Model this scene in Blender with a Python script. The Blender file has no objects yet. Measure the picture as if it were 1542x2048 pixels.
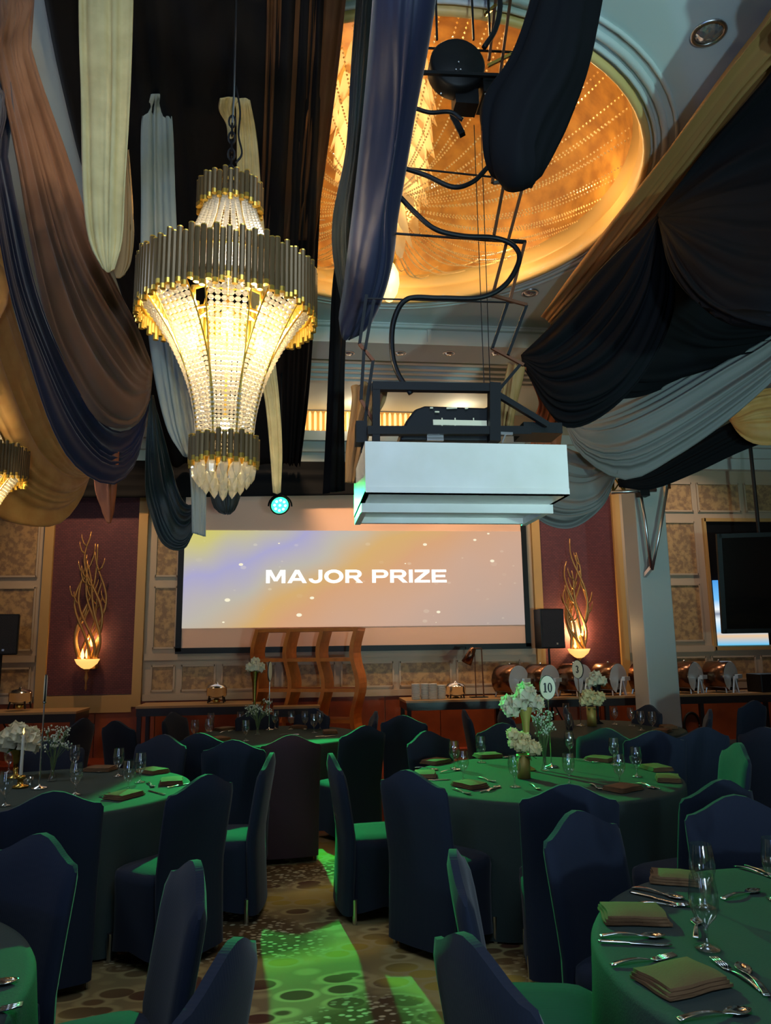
import bpy, math, random
from mathutils import Vector, Matrix

R = math.radians
PI = math.pi
scene = bpy.context.scene
col = scene.collection
random.seed(7)

# ------------------------------------------------------------------ camera
FPX = 1500.0
CAM = Vector((0.0, 0.0, 1.65))
YAW, PITCH, ROLL = R(6.7), R(10.0), R(0.8)
_f = Vector((math.sin(YAW) * math.cos(PITCH), math.cos(YAW) * math.cos(PITCH), math.sin(PITCH)))
_r0 = Vector((math.cos(YAW), -math.sin(YAW), 0))
_u0 = _r0.cross(_f)
_r = math.cos(ROLL) * _r0 - math.sin(ROLL) * _u0
_u = math.sin(ROLL) * _r0 + math.cos(ROLL) * _u0
cam_data = bpy.data.cameras.new('camera')
cam_data.sensor_fit = 'HORIZONTAL'
cam_data.sensor_width = 36.0
cam_data.lens = 36.0 * FPX / 1542.0
cam_data.clip_start = 0.05
cam = bpy.data.objects.new('camera', cam_data)
col.objects.link(cam)
cam.matrix_world = Matrix(((_r.x, _u.x, -_f.x, CAM.x), (_r.y, _u.y, -_f.y, CAM.y), (_r.z, _u.z, -_f.z, CAM.z), (0, 0, 0, 1)))
scene.camera = cam


def ray(px, py):
    return _f + (px - 771.0) / FPX * _r - (py - 1024.0) / FPX * _u


def W(px, py, Y):
    d = ray(px, py)
    return CAM + d * (Y / d.y)


def WZ(px, py, z):
    d = ray(px, py)
    return CAM + d * ((z - CAM.z) / d.z)


def PX(p):
    q = Vector(p) - CAM
    z = q.dot(_f)
    return 771 + FPX * q.dot(_r) / z


# ------------------------------------------------------------------ world, exposure, large lights
scene.view_settings.view_transform = 'Standard'
scene.view_settings.look = 'None'
scene.view_settings.gamma = 1.0
scene.view_settings.exposure = 0.15
scene.view_settings.use_curve_mapping = False
scene.cycles.max_bounces = 4
scene.cycles.diffuse_bounces = 2
scene.cycles.glossy_bounces = 3
scene.cycles.transparent_max_bounces = 10
scene.cycles.use_adaptive_sampling = True
scene.cycles.adaptive_threshold = 0.09
scene.cycles.adaptive_min_samples = 16
scene.cycles.caustics_reflective = False
scene.cycles.caustics_refractive = False
scene.cycles.sample_clamp_indirect = 4.0
world = bpy.data.worlds.new('world')
scene.world = world
world.use_nodes = True
bg = world.node_tree.nodes['Background']
bg.inputs[0].default_value = (0.35, 0.5, 0.75, 1)
bg.inputs[1].default_value = 0.035


def lamp(name, kind, loc, power, color, size=0.1, target=None, angle=60, blend=0.5, size_y=None):
    d = bpy.data.lights.new(name, kind)
    d.energy = power
    d.color = color
    if kind == 'AREA':
        d.size = size
        if size_y:
            d.shape = 'RECTANGLE'
            d.size_y = size_y
    else:
        d.shadow_soft_size = size
    if kind == 'SPOT':
        d.spot_size = R(angle)
        d.spot_blend = blend
    o = bpy.data.objects.new(name, d)
    o.location = loc
    if target is not None:
        o.rotation_euler = (Vector(target) - Vector(loc)).to_track_quat('-Z', 'Y').to_euler()
    col.objects.link(o)
    return o


WARM = (1.0, 0.62, 0.26)
WARMW = (1.0, 0.80, 0.50)
COOL = (0.55, 0.82, 1.0)
BLUE = (0.22, 0.42, 1.0)
GREEN = (0.02, 1.0, 0.22)
# unseen fill added: cool and blue spots behind the camera, plus overhead light
lamp('cool_fill_spot', 'SPOT', (0.8, -3.0, 1.0), 620, COOL, 0.15, (1.2, 4.0, 3.6), 58, 0.8)
lamp('cool_fill_spot', 'SPOT', (4.6, -2.4, 1.2), 900, (0.50, 0.95, 0.95), 0.15, (3.6, 6.5, 4.7), 62, 0.8)
lamp('blue_fill_spot', 'SPOT', (-3.6, -1.8, 1.3), 260, BLUE, 0.2, (0.2, 4.2, 4.0), 60, 0.8)
lamp('unseen_rear_light', 'AREA', (1.2, -3.85, 1.7), 30, (0.62, 0.82, 1.0), 1.3, (0.8, 4.0, 1.2), size_y=2.3)  # stands for an unseen bright opening behind, reflected in the glasses
lamp('unseen_rear_light', 'AREA', (-3.4, -3.85, 1.7), 26, (0.36, 0.54, 1.0), 1.3, (-1.0, 4.0, 1.0), size_y=2.3)  # added blue fill for the chairs at the left
lamp('overhead_fill', 'AREA', (0.6, 0.4, 5.2), 60, (0.55, 0.75, 1.0), 2.0, (0.6, 1.5, 0.0))  # added top fill for tabletops and napkins
lamp('overhead_fill', 'AREA', (-4.5, 5.0, 5.2), 60, (0.7, 0.85, 1.0), 1.5, (-2.5, 5.0, 0.0))
# warm downlights washing the far wall and the buffet
for wx in (-3.2, -1.6, 0.0, 1.6, 3.2, 5.0, 6.6):
    lamp('wall_downlight', 'SPOT', (wx, 10.9, 5.5), 190 if wx < 4 else 120, (1.0, 0.64, 0.34) if wx < 4 else (1.0, 0.74, 0.58), 0.08, (wx, 12.35, 1.9), 85, 0.9)

# ------------------------------------------------------------------ materials
MATS = {}


def _lin(c):
    return tuple((v / 12.92 if v <= 0.04045 else ((v + 0.055) / 1.055) ** 2.4) for v in c)


def rgb(r, g, b):
    return _lin((r / 255, g / 255, b / 255))


def mat(name, base=(0.5, 0.5, 0.5), rough=0.6, metal=0.0, emit=None, estr=0.0, sheen=0.0, noise=None, bump=None, trans=0.0, spec=0.5, coat=0.0, alpha=1.0):
    """noise=(scale, second colour, amount) varies the colour; bump=(kind, scale, strength)."""
    m = bpy.data.materials.new(name)
    m.use_nodes = True
    nt = m.node_tree
    b = nt.nodes['Principled BSDF']
    b.inputs['Base Color'].default_value = (*base, 1)
    b.inputs['Roughness'].default_value = rough
    b.inputs['Metallic'].default_value = metal
    b.inputs['Specular IOR Level'].default_value = spec
    b.inputs['Coat Weight'].default_value = coat
    b.inputs['Alpha'].default_value = alpha
    if sheen:
        b.inputs['Sheen Weight'].default_value = sheen
        b.inputs['Sheen Roughness'].default_value = 0.4
    if emit:
        b.inputs['Emission Color'].default_value = (*emit, 1)
        b.inputs['Emission Strength'].default_value = estr
    tc = nt.nodes.new('ShaderNodeTexCoord')
    if noise:
        n = nt.nodes.new('ShaderNodeTexNoise')
        n.inputs['Scale'].default_value = noise[0]
        n.inputs['Detail'].default_value = 4
        nt.links.new(tc.outputs['Object'], n.inputs['Vector'])
        rp = nt.nodes.new('ShaderNodeValToRGB')
        rp.color_ramp.elements[0].position = 0.35
        rp.color_ramp.elements[1].position = 0.65
        rp.color_ramp.elements[0].color = (*base, 1)
        k = noise[2]
        rp.color_ramp.elements[1].color = (*[a * (1 - k) + c * k for a, c in zip(base, noise[1])], 1)
        nt.links.new(n.outputs['Fac'], rp.inputs['Fac'])
        nt.links.new(rp.outputs['Color'], b.inputs['Base Color'])
    if bump:
        bn = nt.nodes.new('ShaderNodeBump')
        bn.inputs['Strength'].default_value = bump[2]
        bn.inputs['Distance'].default_value = 0.01
        if bump[0] == 'noise':
            t = nt.nodes.new('ShaderNodeTexNoise')
            t.inputs['Scale'].default_value = bump[1]
            out = t.outputs['Fac']
        elif bump[0] == 'wave':
            t = nt.nodes.new('ShaderNodeTexWave')
            t.inputs['Scale'].default_value = bump[1]
            out = t.outputs['Fac']
        else:
            t = nt.nodes.new('ShaderNodeTexVoronoi')
            t.inputs['Scale'].default_value = bump[1]
            out = t.outputs['Distance']
        nt.links.new(tc.outputs['Object'], t.inputs['Vector'])
        nt.links.new(out, bn.inputs['Height'])
        nt.links.new(bn.outputs['Normal'], b.inputs['Normal'])
    if trans:
        tr = nt.nodes.new('ShaderNodeBsdfTranslucent')
        src = b.inputs['Base Color']
        if src.links:
            nt.links.new(src.links[0].from_socket, tr.inputs['Color'])
        else:
            tr.inputs['Color'].default_value = (*base, 1)
        mx = nt.nodes.new('ShaderNodeMixShader')
        mx.inputs[0].default_value = trans
        nt.links.new(b.outputs[0], mx.inputs[1])
        nt.links.new(tr.outputs[0], mx.inputs[2])
        nt.links.new(mx.outputs[0], nt.nodes['Material Output'].inputs['Surface'])
    MATS[name] = m
    return m


def glassy(name, tint, glossy=0.12, translucent=0.0, rough=0.03):
    """clear thin glass: see-through with fresnel reflections, optional milky share"""
    m = bpy.data.materials.new(name)
    m.use_nodes = True
    nt = m.node_tree
    nt.nodes.remove(nt.nodes['Principled BSDF'])
    out = nt.nodes['Material Output'].inputs['Surface']
    tp = nt.nodes.new('ShaderNodeBsdfTransparent')
    tp.inputs[0].default_value = (*tint, 1)
    gl = nt.nodes.new('ShaderNodeBsdfGlossy')
    gl.inputs['Roughness'].default_value = rough
    lw = nt.nodes.new('ShaderNodeLayerWeight')
    lw.inputs[0].default_value = 0.25
    ad = nt.nodes.new('ShaderNodeMath')
    ad.operation = 'MULTIPLY_ADD'
    ad.inputs[1].default_value = 0.75
    ad.inputs[2].default_value = glossy
    ad.use_clamp = True
    nt.links.new(lw.outputs['Facing'], ad.inputs[0])
    mx = nt.nodes.new('ShaderNodeMixShader')
    nt.links.new(ad.outputs[0], mx.inputs[0])
    nt.links.new(tp.outputs[0], mx.inputs[1])
    nt.links.new(gl.outputs[0], mx.inputs[2])
    last = mx
    if translucent:
        tr = nt.nodes.new('ShaderNodeBsdfTranslucent')
        tr.inputs[0].default_value = (*tint, 1)
        df = nt.nodes.new('ShaderNodeBsdfDiffuse')
        df.inputs[0].default_value = (*tint, 1)
        m1 = nt.nodes.new('ShaderNodeMixShader')
        m1.inputs[0].default_value = 0.5
        nt.links.new(tr.outputs[0], m1.inputs[1])
        nt.links.new(df.outputs[0], m1.inputs[2])
        m2 = nt.nodes.new('ShaderNodeMixShader')
        m2.inputs[0].default_value = translucent
        nt.links.new(mx.outputs[0], m2.inputs[1])
        nt.links.new(m1.outputs[0], m2.inputs[2])
        last = m2
    nt.links.new(last.outputs[0], out)
    MATS[name] = m
    return m


mat('ceiling_paint', rgb(196, 208, 206), 0.7)
mat('moulding', rgb(200, 205, 200), 0.6)
mat('moulding_gold', rgb(226, 190, 120), 0.45)
mat('dome_gold', rgb(196, 142, 62), 0.5, noise=(6, rgb(138, 88, 34), 0.8))
mat('panel_frame', rgb(188, 166, 140), 0.6)
mat('dado_wood', rgb(150, 72, 32), 0.45, noise=(3, rgb(110, 48, 22), 0.7))
mat('gold_trim', rgb(190, 150, 90), 0.5)
mat('maroon_panel', rgb(92, 46, 52), 0.7)
mat('black_cloth', rgb(13, 14, 18), 0.8, spec=0.15)
mat('navy_cloth', rgb(25, 29, 56), 0.55, sheen=0.3)
mat('mauve_cloth', rgb(128, 92, 74), 0.6, sheen=0.2, trans=0.15)
mat('gold_cloth', rgb(206, 154, 84), 0.6, sheen=0.2, trans=0.2, noise=(5, rgb(226, 184, 112), 0.6))
mat('cream_cloth', rgb(238, 212, 146), 0.65, trans=0.25, noise=(7, rgb(206, 178, 116), 0.6), bump=('noise', 30, 0.3))
mat('pale_cloth', rgb(170, 172, 156), 0.65, trans=0.3, noise=(4, rgb(150, 160, 150), 0.6))
mat('grey_cloth', rgb(134, 132, 128), 0.6, trans=0.25, sheen=0.1)
mat('green_black_cloth', rgb(32, 42, 42), 0.6, sheen=0.25)
mat('tan_cloth', rgb(176, 132, 78), 0.65, trans=0.3)
mat('orange_cloth', rgb(168, 92, 54), 0.65, trans=0.25)
mat('brown_sheer', rgb(104, 70, 44), 0.7, trans=0.45, noise=(3, rgb(120, 78, 40), 0.5))
mat('chair_cover', rgb(34, 40, 56), 0.85, sheen=0.1, spec=0.2, bump=('wave', 28, 0.05))
mat('chair_cover_warm_tint', rgb(64, 44, 50), 0.85, sheen=0.1, spec=0.2)  # maroon-brown chair cover, with warm room light put into its colour
mat('table_linen', rgb(56, 67, 64), 0.85, spec=0.2, bump=('noise', 160, 0.12))
mat('napkin_linen', rgb(108, 76, 48), 0.85, bump=('noise', 200, 0.2))
mat('steel', (0.75, 0.75, 0.75), 0.14, 1.0)
mat('dull_steel', (0.6, 0.6, 0.6), 0.3, 1.0)
mat('gold_vase', rgb(190, 162, 82), 0.45, 0.3)
mat('brass', rgb(212, 170, 84), 0.25, 1.0)
mat('gold_metal', rgb(232, 190, 84), 0.3, 0.85)
mat('gunmetal', rgb(116, 92, 58), 0.36, 0.4)
mat('copper_brown', rgb(112, 78, 58), 0.22, 0.9)
mat('black_metal', rgb(13, 13, 15), 0.5, 0.0, spec=0.3)
mat('rust_metal', rgb(112, 68, 44), 0.5, 0.5)
mat('black_plastic', rgb(13, 14, 17), 0.45, spec=0.3)
mat('grille', rgb(26, 29, 38), 0.7, bump=('voronoi', 120, 0.4))
mat('white_paint', rgb(246, 242, 228), 0.35, noise=(3, rgb(226, 222, 200), 0.6))
mat('pillar_paint', rgb(190, 194, 186), 0.5)
mat('shelf_wood', rgb(208, 118, 44), 0.45, noise=(9, rgb(176, 92, 32), 0.6))
mat('satin_steel', (0.75, 0.8, 0.8), 0.4, 0.55)
mat('dark_table', rgb(38, 36, 40), 0.3)
mat('table_edge', rgb(172, 134, 88), 0.4)
mat('porcelain', rgb(228, 226, 220), 0.2, coat=0.3)
mat('petal_white', rgb(232, 222, 188), 0.7, trans=0.2)
mat('petal_cream', rgb(236, 222, 164), 0.7, trans=0.2)
mat('leaf_green', rgb(58, 84, 44), 0.6)
mat('pale_stem', rgb(98, 122, 74), 0.6)
mat('tiny_flower', rgb(205, 212, 190), 0.7)
mat('wax', rgb(236, 232, 214), 0.4, trans=0.2)
mat('sign_face', rgb(232, 222, 186), 0.5)
mat('sign_print', rgb(28, 26, 24), 0.6)
mat('amber_glass', rgb(255, 205, 130), 0.3, emit=rgb(255, 196, 110), estr=3.0)
mat('bulb', rgb(255, 250, 235), 0.3, emit=rgb(255, 236, 190), estr=14.0)
mat('flame', rgb(255, 220, 140), 0.3, emit=rgb(255, 190, 90), estr=6.0)
mat('bowl_glow', rgb(255, 225, 170), 0.4, emit=rgb(255, 190, 100), estr=1.1)
mat('antler', rgb(190, 142, 84), 0.35, 0.6)
mat('lit_crystal', rgb(255, 214, 150), 0.25, emit=rgb(255, 196, 120), estr=1.6)
mat('leaf_glass', rgb(250, 226, 176), 0.3, trans=0.5)
mat('bead_gold', rgb(255, 226, 160), 0.15, 0.0, coat=1.0, trans=0.3)
mat('green_led', rgb(120, 255, 170), 0.3, emit=(0.02, 1.0, 0.3), estr=2.5)
mat('white_led', rgb(220, 255, 230), 0.3, emit=(0.5, 1.0, 0.65), estr=2.5)
mat('screen_cloth', rgb(244, 196, 168), 0.8)  # white screen; the warm light on it is put into this peach
mat('letters', rgb(250, 250, 250), 0.5, emit=rgb(236, 240, 232), estr=1.0)
mat('downlight_glass', rgb(200, 205, 200), 0.15, 0.8, bump=('voronoi', 30, 0.6))
mat('tv_screen', rgb(9, 10, 13), 0.12, coat=0.6)
mat('floor_box', rgb(188, 150, 120), 0.6)
glassy('clear_glass', (0.94, 0.97, 0.96), 0.14, 0.0, 0.06)
glassy('crystal', (0.86, 0.79, 0.64), 0.16, 0.8, 0.08)
glassy('crystal_drop', (1.0, 0.95, 0.78), 0.2, 0.35, 0.05)


def node_mat(name):
    m = bpy.data.materials.new(name)
    m.use_nodes = True
    MATS[name] = m
    return m, m.node_tree, m.node_tree.nodes['Principled BSDF']


def ramp(nt, stops, interp='LINEAR'):
    r = nt.nodes.new('ShaderNodeValToRGB')
    r.color_ramp.interpolation = interp
    e = r.color_ramp.elements
    while len(e) < len(stops):
        e.new(0.5)
    for el, (p, c) in zip(e, stops):
        el.position = p
        el.color = (*c, 1)
    return r


# carpet: large leaf ovals outlined in straw over brown and olive patches
m, nt, b = node_mat('carpet')
tc = nt.nodes.new('ShaderNodeTexCoord')
mp = nt.nodes.new('ShaderNodeMapping')
mp.inputs['Scale'].default_value = (0.8, 1.3, 1.0)
nt.links.new(tc.outputs['Object'], mp.inputs[0])
ns = nt.nodes.new('ShaderNodeTexNoise')
ns.inputs['Scale'].default_value = 1.1
ns.inputs['Detail'].default_value = 1.0
nt.links.new(mp.outputs[0], ns.inputs['Vector'])
mm = nt.nodes.new('ShaderNodeMapping')
nt.links.new(mp.outputs[0], mm.inputs[0])
vo = nt.nodes.new('ShaderNodeTexVoronoi')
vo.inputs['Scale'].default_value = 6.5
vo.inputs['Randomness'].default_value = 0.85
nt.links.new(mm.outputs[0], vo.inputs['Vector'])
vs = nt.nodes.new('ShaderNodeTexVoronoi')
vs.inputs['Scale'].default_value = 26
nt.links.new(mp.outputs[0], vs.inputs['Vector'])
zone = ramp(nt, [(0.40, rgb(92, 58, 44)), (0.52, rgb(118, 96, 62)), (0.60, rgb(176, 150, 70))])
nt.links.new(ns.outputs['Fac'], zone.inputs['Fac'])
line = ramp(nt, [(0.0, (0, 0, 0)), (0.44, (0, 0, 0)), (0.49, (0.9, 0.9, 0.9)), (0.56, (0.9, 0.9, 0.9)), (0.66, (0.45, 0.45, 0.45))])
nt.links.new(vo.outputs['Distance'], line.inputs['Fac'])
mix1 = nt.nodes.new('ShaderNodeMixRGB')
mix1.inputs[2].default_value = (*rgb(178, 158, 108), 1)
nt.links.new(line.outputs['Color'], mix1.inputs[0])
nt.links.new(zone.outputs['Color'], mix1.inputs[1])
dots = ramp(nt, [(0.25, rgb(190, 176, 140)), (0.4, rgb(92, 72, 46))])
nt.links.new(vs.outputs['Distance'], dots.inputs['Fac'])
nz = nt.nodes.new('ShaderNodeTexNoise')
nz.inputs['Scale'].default_value = 0.8
nz.inputs['Detail'].default_value = 0.0
nt.links.new(tc.outputs['Object'], nz.inputs['Vector'])
zm = ramp(nt, [(0.50, (0, 0, 0)), (0.56, (1, 1, 1))])
nt.links.new(nz.outputs['Fac'], zm.inputs['Fac'])
mix2 = nt.nodes.new('ShaderNodeMixRGB')
nt.links.new(zm.outputs['Color'], mix2.inputs[0])
nt.links.new(mix1.outputs[0], mix2.inputs[1])
nt.links.new(dots.outputs['Color'], mix2.inputs[2])
# the carpet turns to plain red-brown towards the far wall
sx = nt.nodes.new('ShaderNodeSeparateXYZ')
nt.links.new(tc.outputs['Object'], sx.inputs[0])
mr = nt.nodes.new('ShaderNodeMapRange')
mr.inputs['From Min'].default_value = 6.0
mr.inputs['From Max'].default_value = 7.5
nt.links.new(sx.outputs['Y'], mr.inputs['Value'])
mix3 = nt.nodes.new('ShaderNodeMixRGB')
mix3.inputs[2].default_value = (*rgb(122, 52, 34), 1)
nt.links.new(mr.outputs[0], mix3.inputs[0])
nt.links.new(mix2.outputs[0], mix3.inputs[1])
nt.links.new(mix3.outputs[0], b.inputs['Base Color'])
b.inputs['Roughness'].default_value = 0.95
b.inputs['Specular IOR Level'].default_value = 0.1

# wallpaper: trailing vine print
m, nt, b = node_mat('wallpaper')
tc = nt.nodes.new('ShaderNodeTexCoord')
n1 = nt.nodes.new('ShaderNodeTexNoise')
n1.inputs['Scale'].default_value = 9.0
n1.inputs['Detail'].default_value = 3.0
nt.links.new(tc.outputs['Object'], n1.inputs['Vector'])
n1.inputs['Scale'].default_value = 11.0
n1.inputs['Detail'].default_value = 5.0
n1.inputs['Roughness'].default_value = 0.62
rp = ramp(nt, [(0.42, rgb(142, 112, 82)), (0.58, rgb(186, 150, 102))])
nt.links.new(n1.outputs['Fac'], rp.inputs['Fac'])
nt.links.new(rp.outputs['Color'], b.inputs['Base Color'])
b.inputs['Roughness'].default_value = 0.6

# maroon wall cloth woven in thin courses
nt = MATS['maroon_panel'].node_tree
b = nt.nodes['Principled BSDF']
tc = nt.nodes.new('ShaderNodeTexCoord')
mp = nt.nodes.new('ShaderNodeMapping')
mp.inputs['Rotation'].default_value = (R(90), 0, 0)
nt.links.new(tc.outputs['Object'], mp.inputs[0])
br = nt.nodes.new('ShaderNodeTexBrick')
br.inputs['Scale'].default_value = 9.0
br.inputs['Color1'].default_value = (*rgb(104, 52, 56), 1)
br.inputs['Color2'].default_value = (*rgb(88, 44, 50), 1)
br.inputs['Mortar'].default_value = (*rgb(64, 32, 38), 1)
br.inputs['Mortar Size'].default_value = 0.03
nt.links.new(mp.outputs[0], br.inputs['Vector'])
nt.links.new(br.outputs['Color'], b.inputs['Base Color'])

# projected slide: soft diagonal bands of colour with small bright specks
m, nt, b = node_mat('slide_picture')
tc = nt.nodes.new('ShaderNodeTexCoord')
sp = nt.nodes.new('ShaderNodeSeparateXYZ')
nt.links.new(tc.outputs['Object'], sp.inputs[0])
a1 = nt.nodes.new('ShaderNodeMath'); a1.operation = 'MULTIPLY'; a1.inputs[1].default_value = 0.485
a2 = nt.nodes.new('ShaderNodeMath'); a2.operation = 'MULTIPLY'; a2.inputs[1].default_value = -0.874
a3 = nt.nodes.new('ShaderNodeMath'); a3.operation = 'ADD'
nt.links.new(sp.outputs['X'], a1.inputs[0]); nt.links.new(sp.outputs['Z'], a2.inputs[0])
nt.links.new(a1.outputs[0], a3.inputs[0]); nt.links.new(a2.outputs[0], a3.inputs[1])
nn = nt.nodes.new('ShaderNodeTexNoise'); nn.inputs['Scale'].default_value = 0.9; nn.inputs['Detail'].default_value = 1
nt.links.new(tc.outputs['Object'], nn.inputs['Vector'])
a4 = nt.nodes.new('ShaderNodeMath'); a4.operation = 'MULTIPLY_ADD'; a4.inputs[1].default_value = 0.9
nt.links.new(nn.outputs['Fac'], a4.inputs[0]); nt.links.new(a3.outputs[0], a4.inputs[2])
mr = nt.nodes.new('ShaderNodeMapRange')
mr.inputs['From Min'].default_value = -1.75; mr.inputs['From Max'].default_value = 2.35
nt.links.new(a4.outputs[0], mr.inputs['Value'])
rp = ramp(nt, [(0.0, rgb(216, 206, 50)), (0.13, rgb(206, 198, 118)), (0.25, rgb(170, 166, 206)), (0.36, rgb(190, 182, 168)), (0.47, rgb(214, 170, 104)), (0.56, rgb(214, 160, 116)), (0.75, rgb(204, 164, 140)), (1.0, rgb(178, 160, 152))])
nt.links.new(mr.outputs[0], rp.inputs['Fac'])
mp = nt.nodes.new('ShaderNodeMapping'); mp.inputs['Scale'].default_value = (0.62, 1, 1); mp.inputs['Location'].default_value = (0.43, 0.3, 0.21)
nt.links.new(tc.outputs['Object'], mp.inputs[0])
vv = nt.nodes.new('ShaderNodeTexVoronoi'); vv.inputs['Scale'].default_value = 7.0
nt.links.new(mp.outputs[0], vv.inputs['Vector'])
sc = nt.nodes.new('ShaderNodeSeparateColor')
nt.links.new(vv.outputs['Color'], sc.inputs[0])
thr = nt.nodes.new('ShaderNodeMath'); thr.operation = 'MULTIPLY'; thr.inputs[1].default_value = 0.24
nt.links.new(sc.outputs[0], thr.inputs[0])
lt = nt.nodes.new('ShaderNodeMapRange')
nt.links.new(vv.outputs['Distance'], lt.inputs['Value'])
nt.links.new(thr.outputs[0], lt.inputs['From Min'])
lt.inputs['From Max'].default_value = 0.04
lt.inputs['To Min'].default_value = 0.0; lt.inputs['To Max'].default_value = 1.0
gt = nt.nodes.new('ShaderNodeMath'); gt.operation = 'LESS_THAN'
nt.links.new(vv.outputs['Distance'], gt.inputs[0]); nt.links.new(thr.outputs[0], gt.inputs[1])
mf = nt.nodes.new('ShaderNodeMath'); mf.operation = 'MULTIPLY'
nt.links.new(gt.outputs[0], mf.inputs[0]); nt.links.new(sc.outputs[1], mf.inputs[1])
mx = nt.nodes.new('ShaderNodeMixRGB'); mx.inputs[2].default_value = (*rgb(255, 246, 214), 1)
nt.links.new(mf.outputs[0], mx.inputs[0]); nt.links.new(rp.outputs['Color'], mx.inputs[1])
b.inputs['Base Color'].default_value = (0.02, 0.02, 0.02, 1)
nt.links.new(mx.outputs[0], b.inputs['Emission Color'])
b.inputs['Emission Strength'].default_value = 0.86

# picture on the lit screen in the wall niche
m, nt, b = node_mat('niche_picture')
tc = nt.nodes.new('ShaderNodeTexCoord')
sp = nt.nodes.new('ShaderNodeSeparateXYZ'); nt.links.new(tc.outputs['Generated'], sp.inputs[0])
rp = ramp(nt, [(0.0, rgb(90, 190, 235)), (0.14, rgb(225, 190, 150)), (0.22, rgb(150, 205, 240)), (0.40, rgb(225, 235, 240)), (0.48, rgb(120, 130, 150)), (0.55, rgb(235, 240, 240)), (0.7, rgb(110, 185, 240)), (1.0, rgb(70, 150, 225))])
nt.links.new(sp.outputs['Z'], rp.inputs['Fac'])
b.inputs['Base Color'].default_value = (0.02, 0.02, 0.02, 1)
nt.links.new(rp.outputs['Color'], b.inputs['Emission Color'])
b.inputs['Emission Strength'].default_value = 1.0

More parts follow.
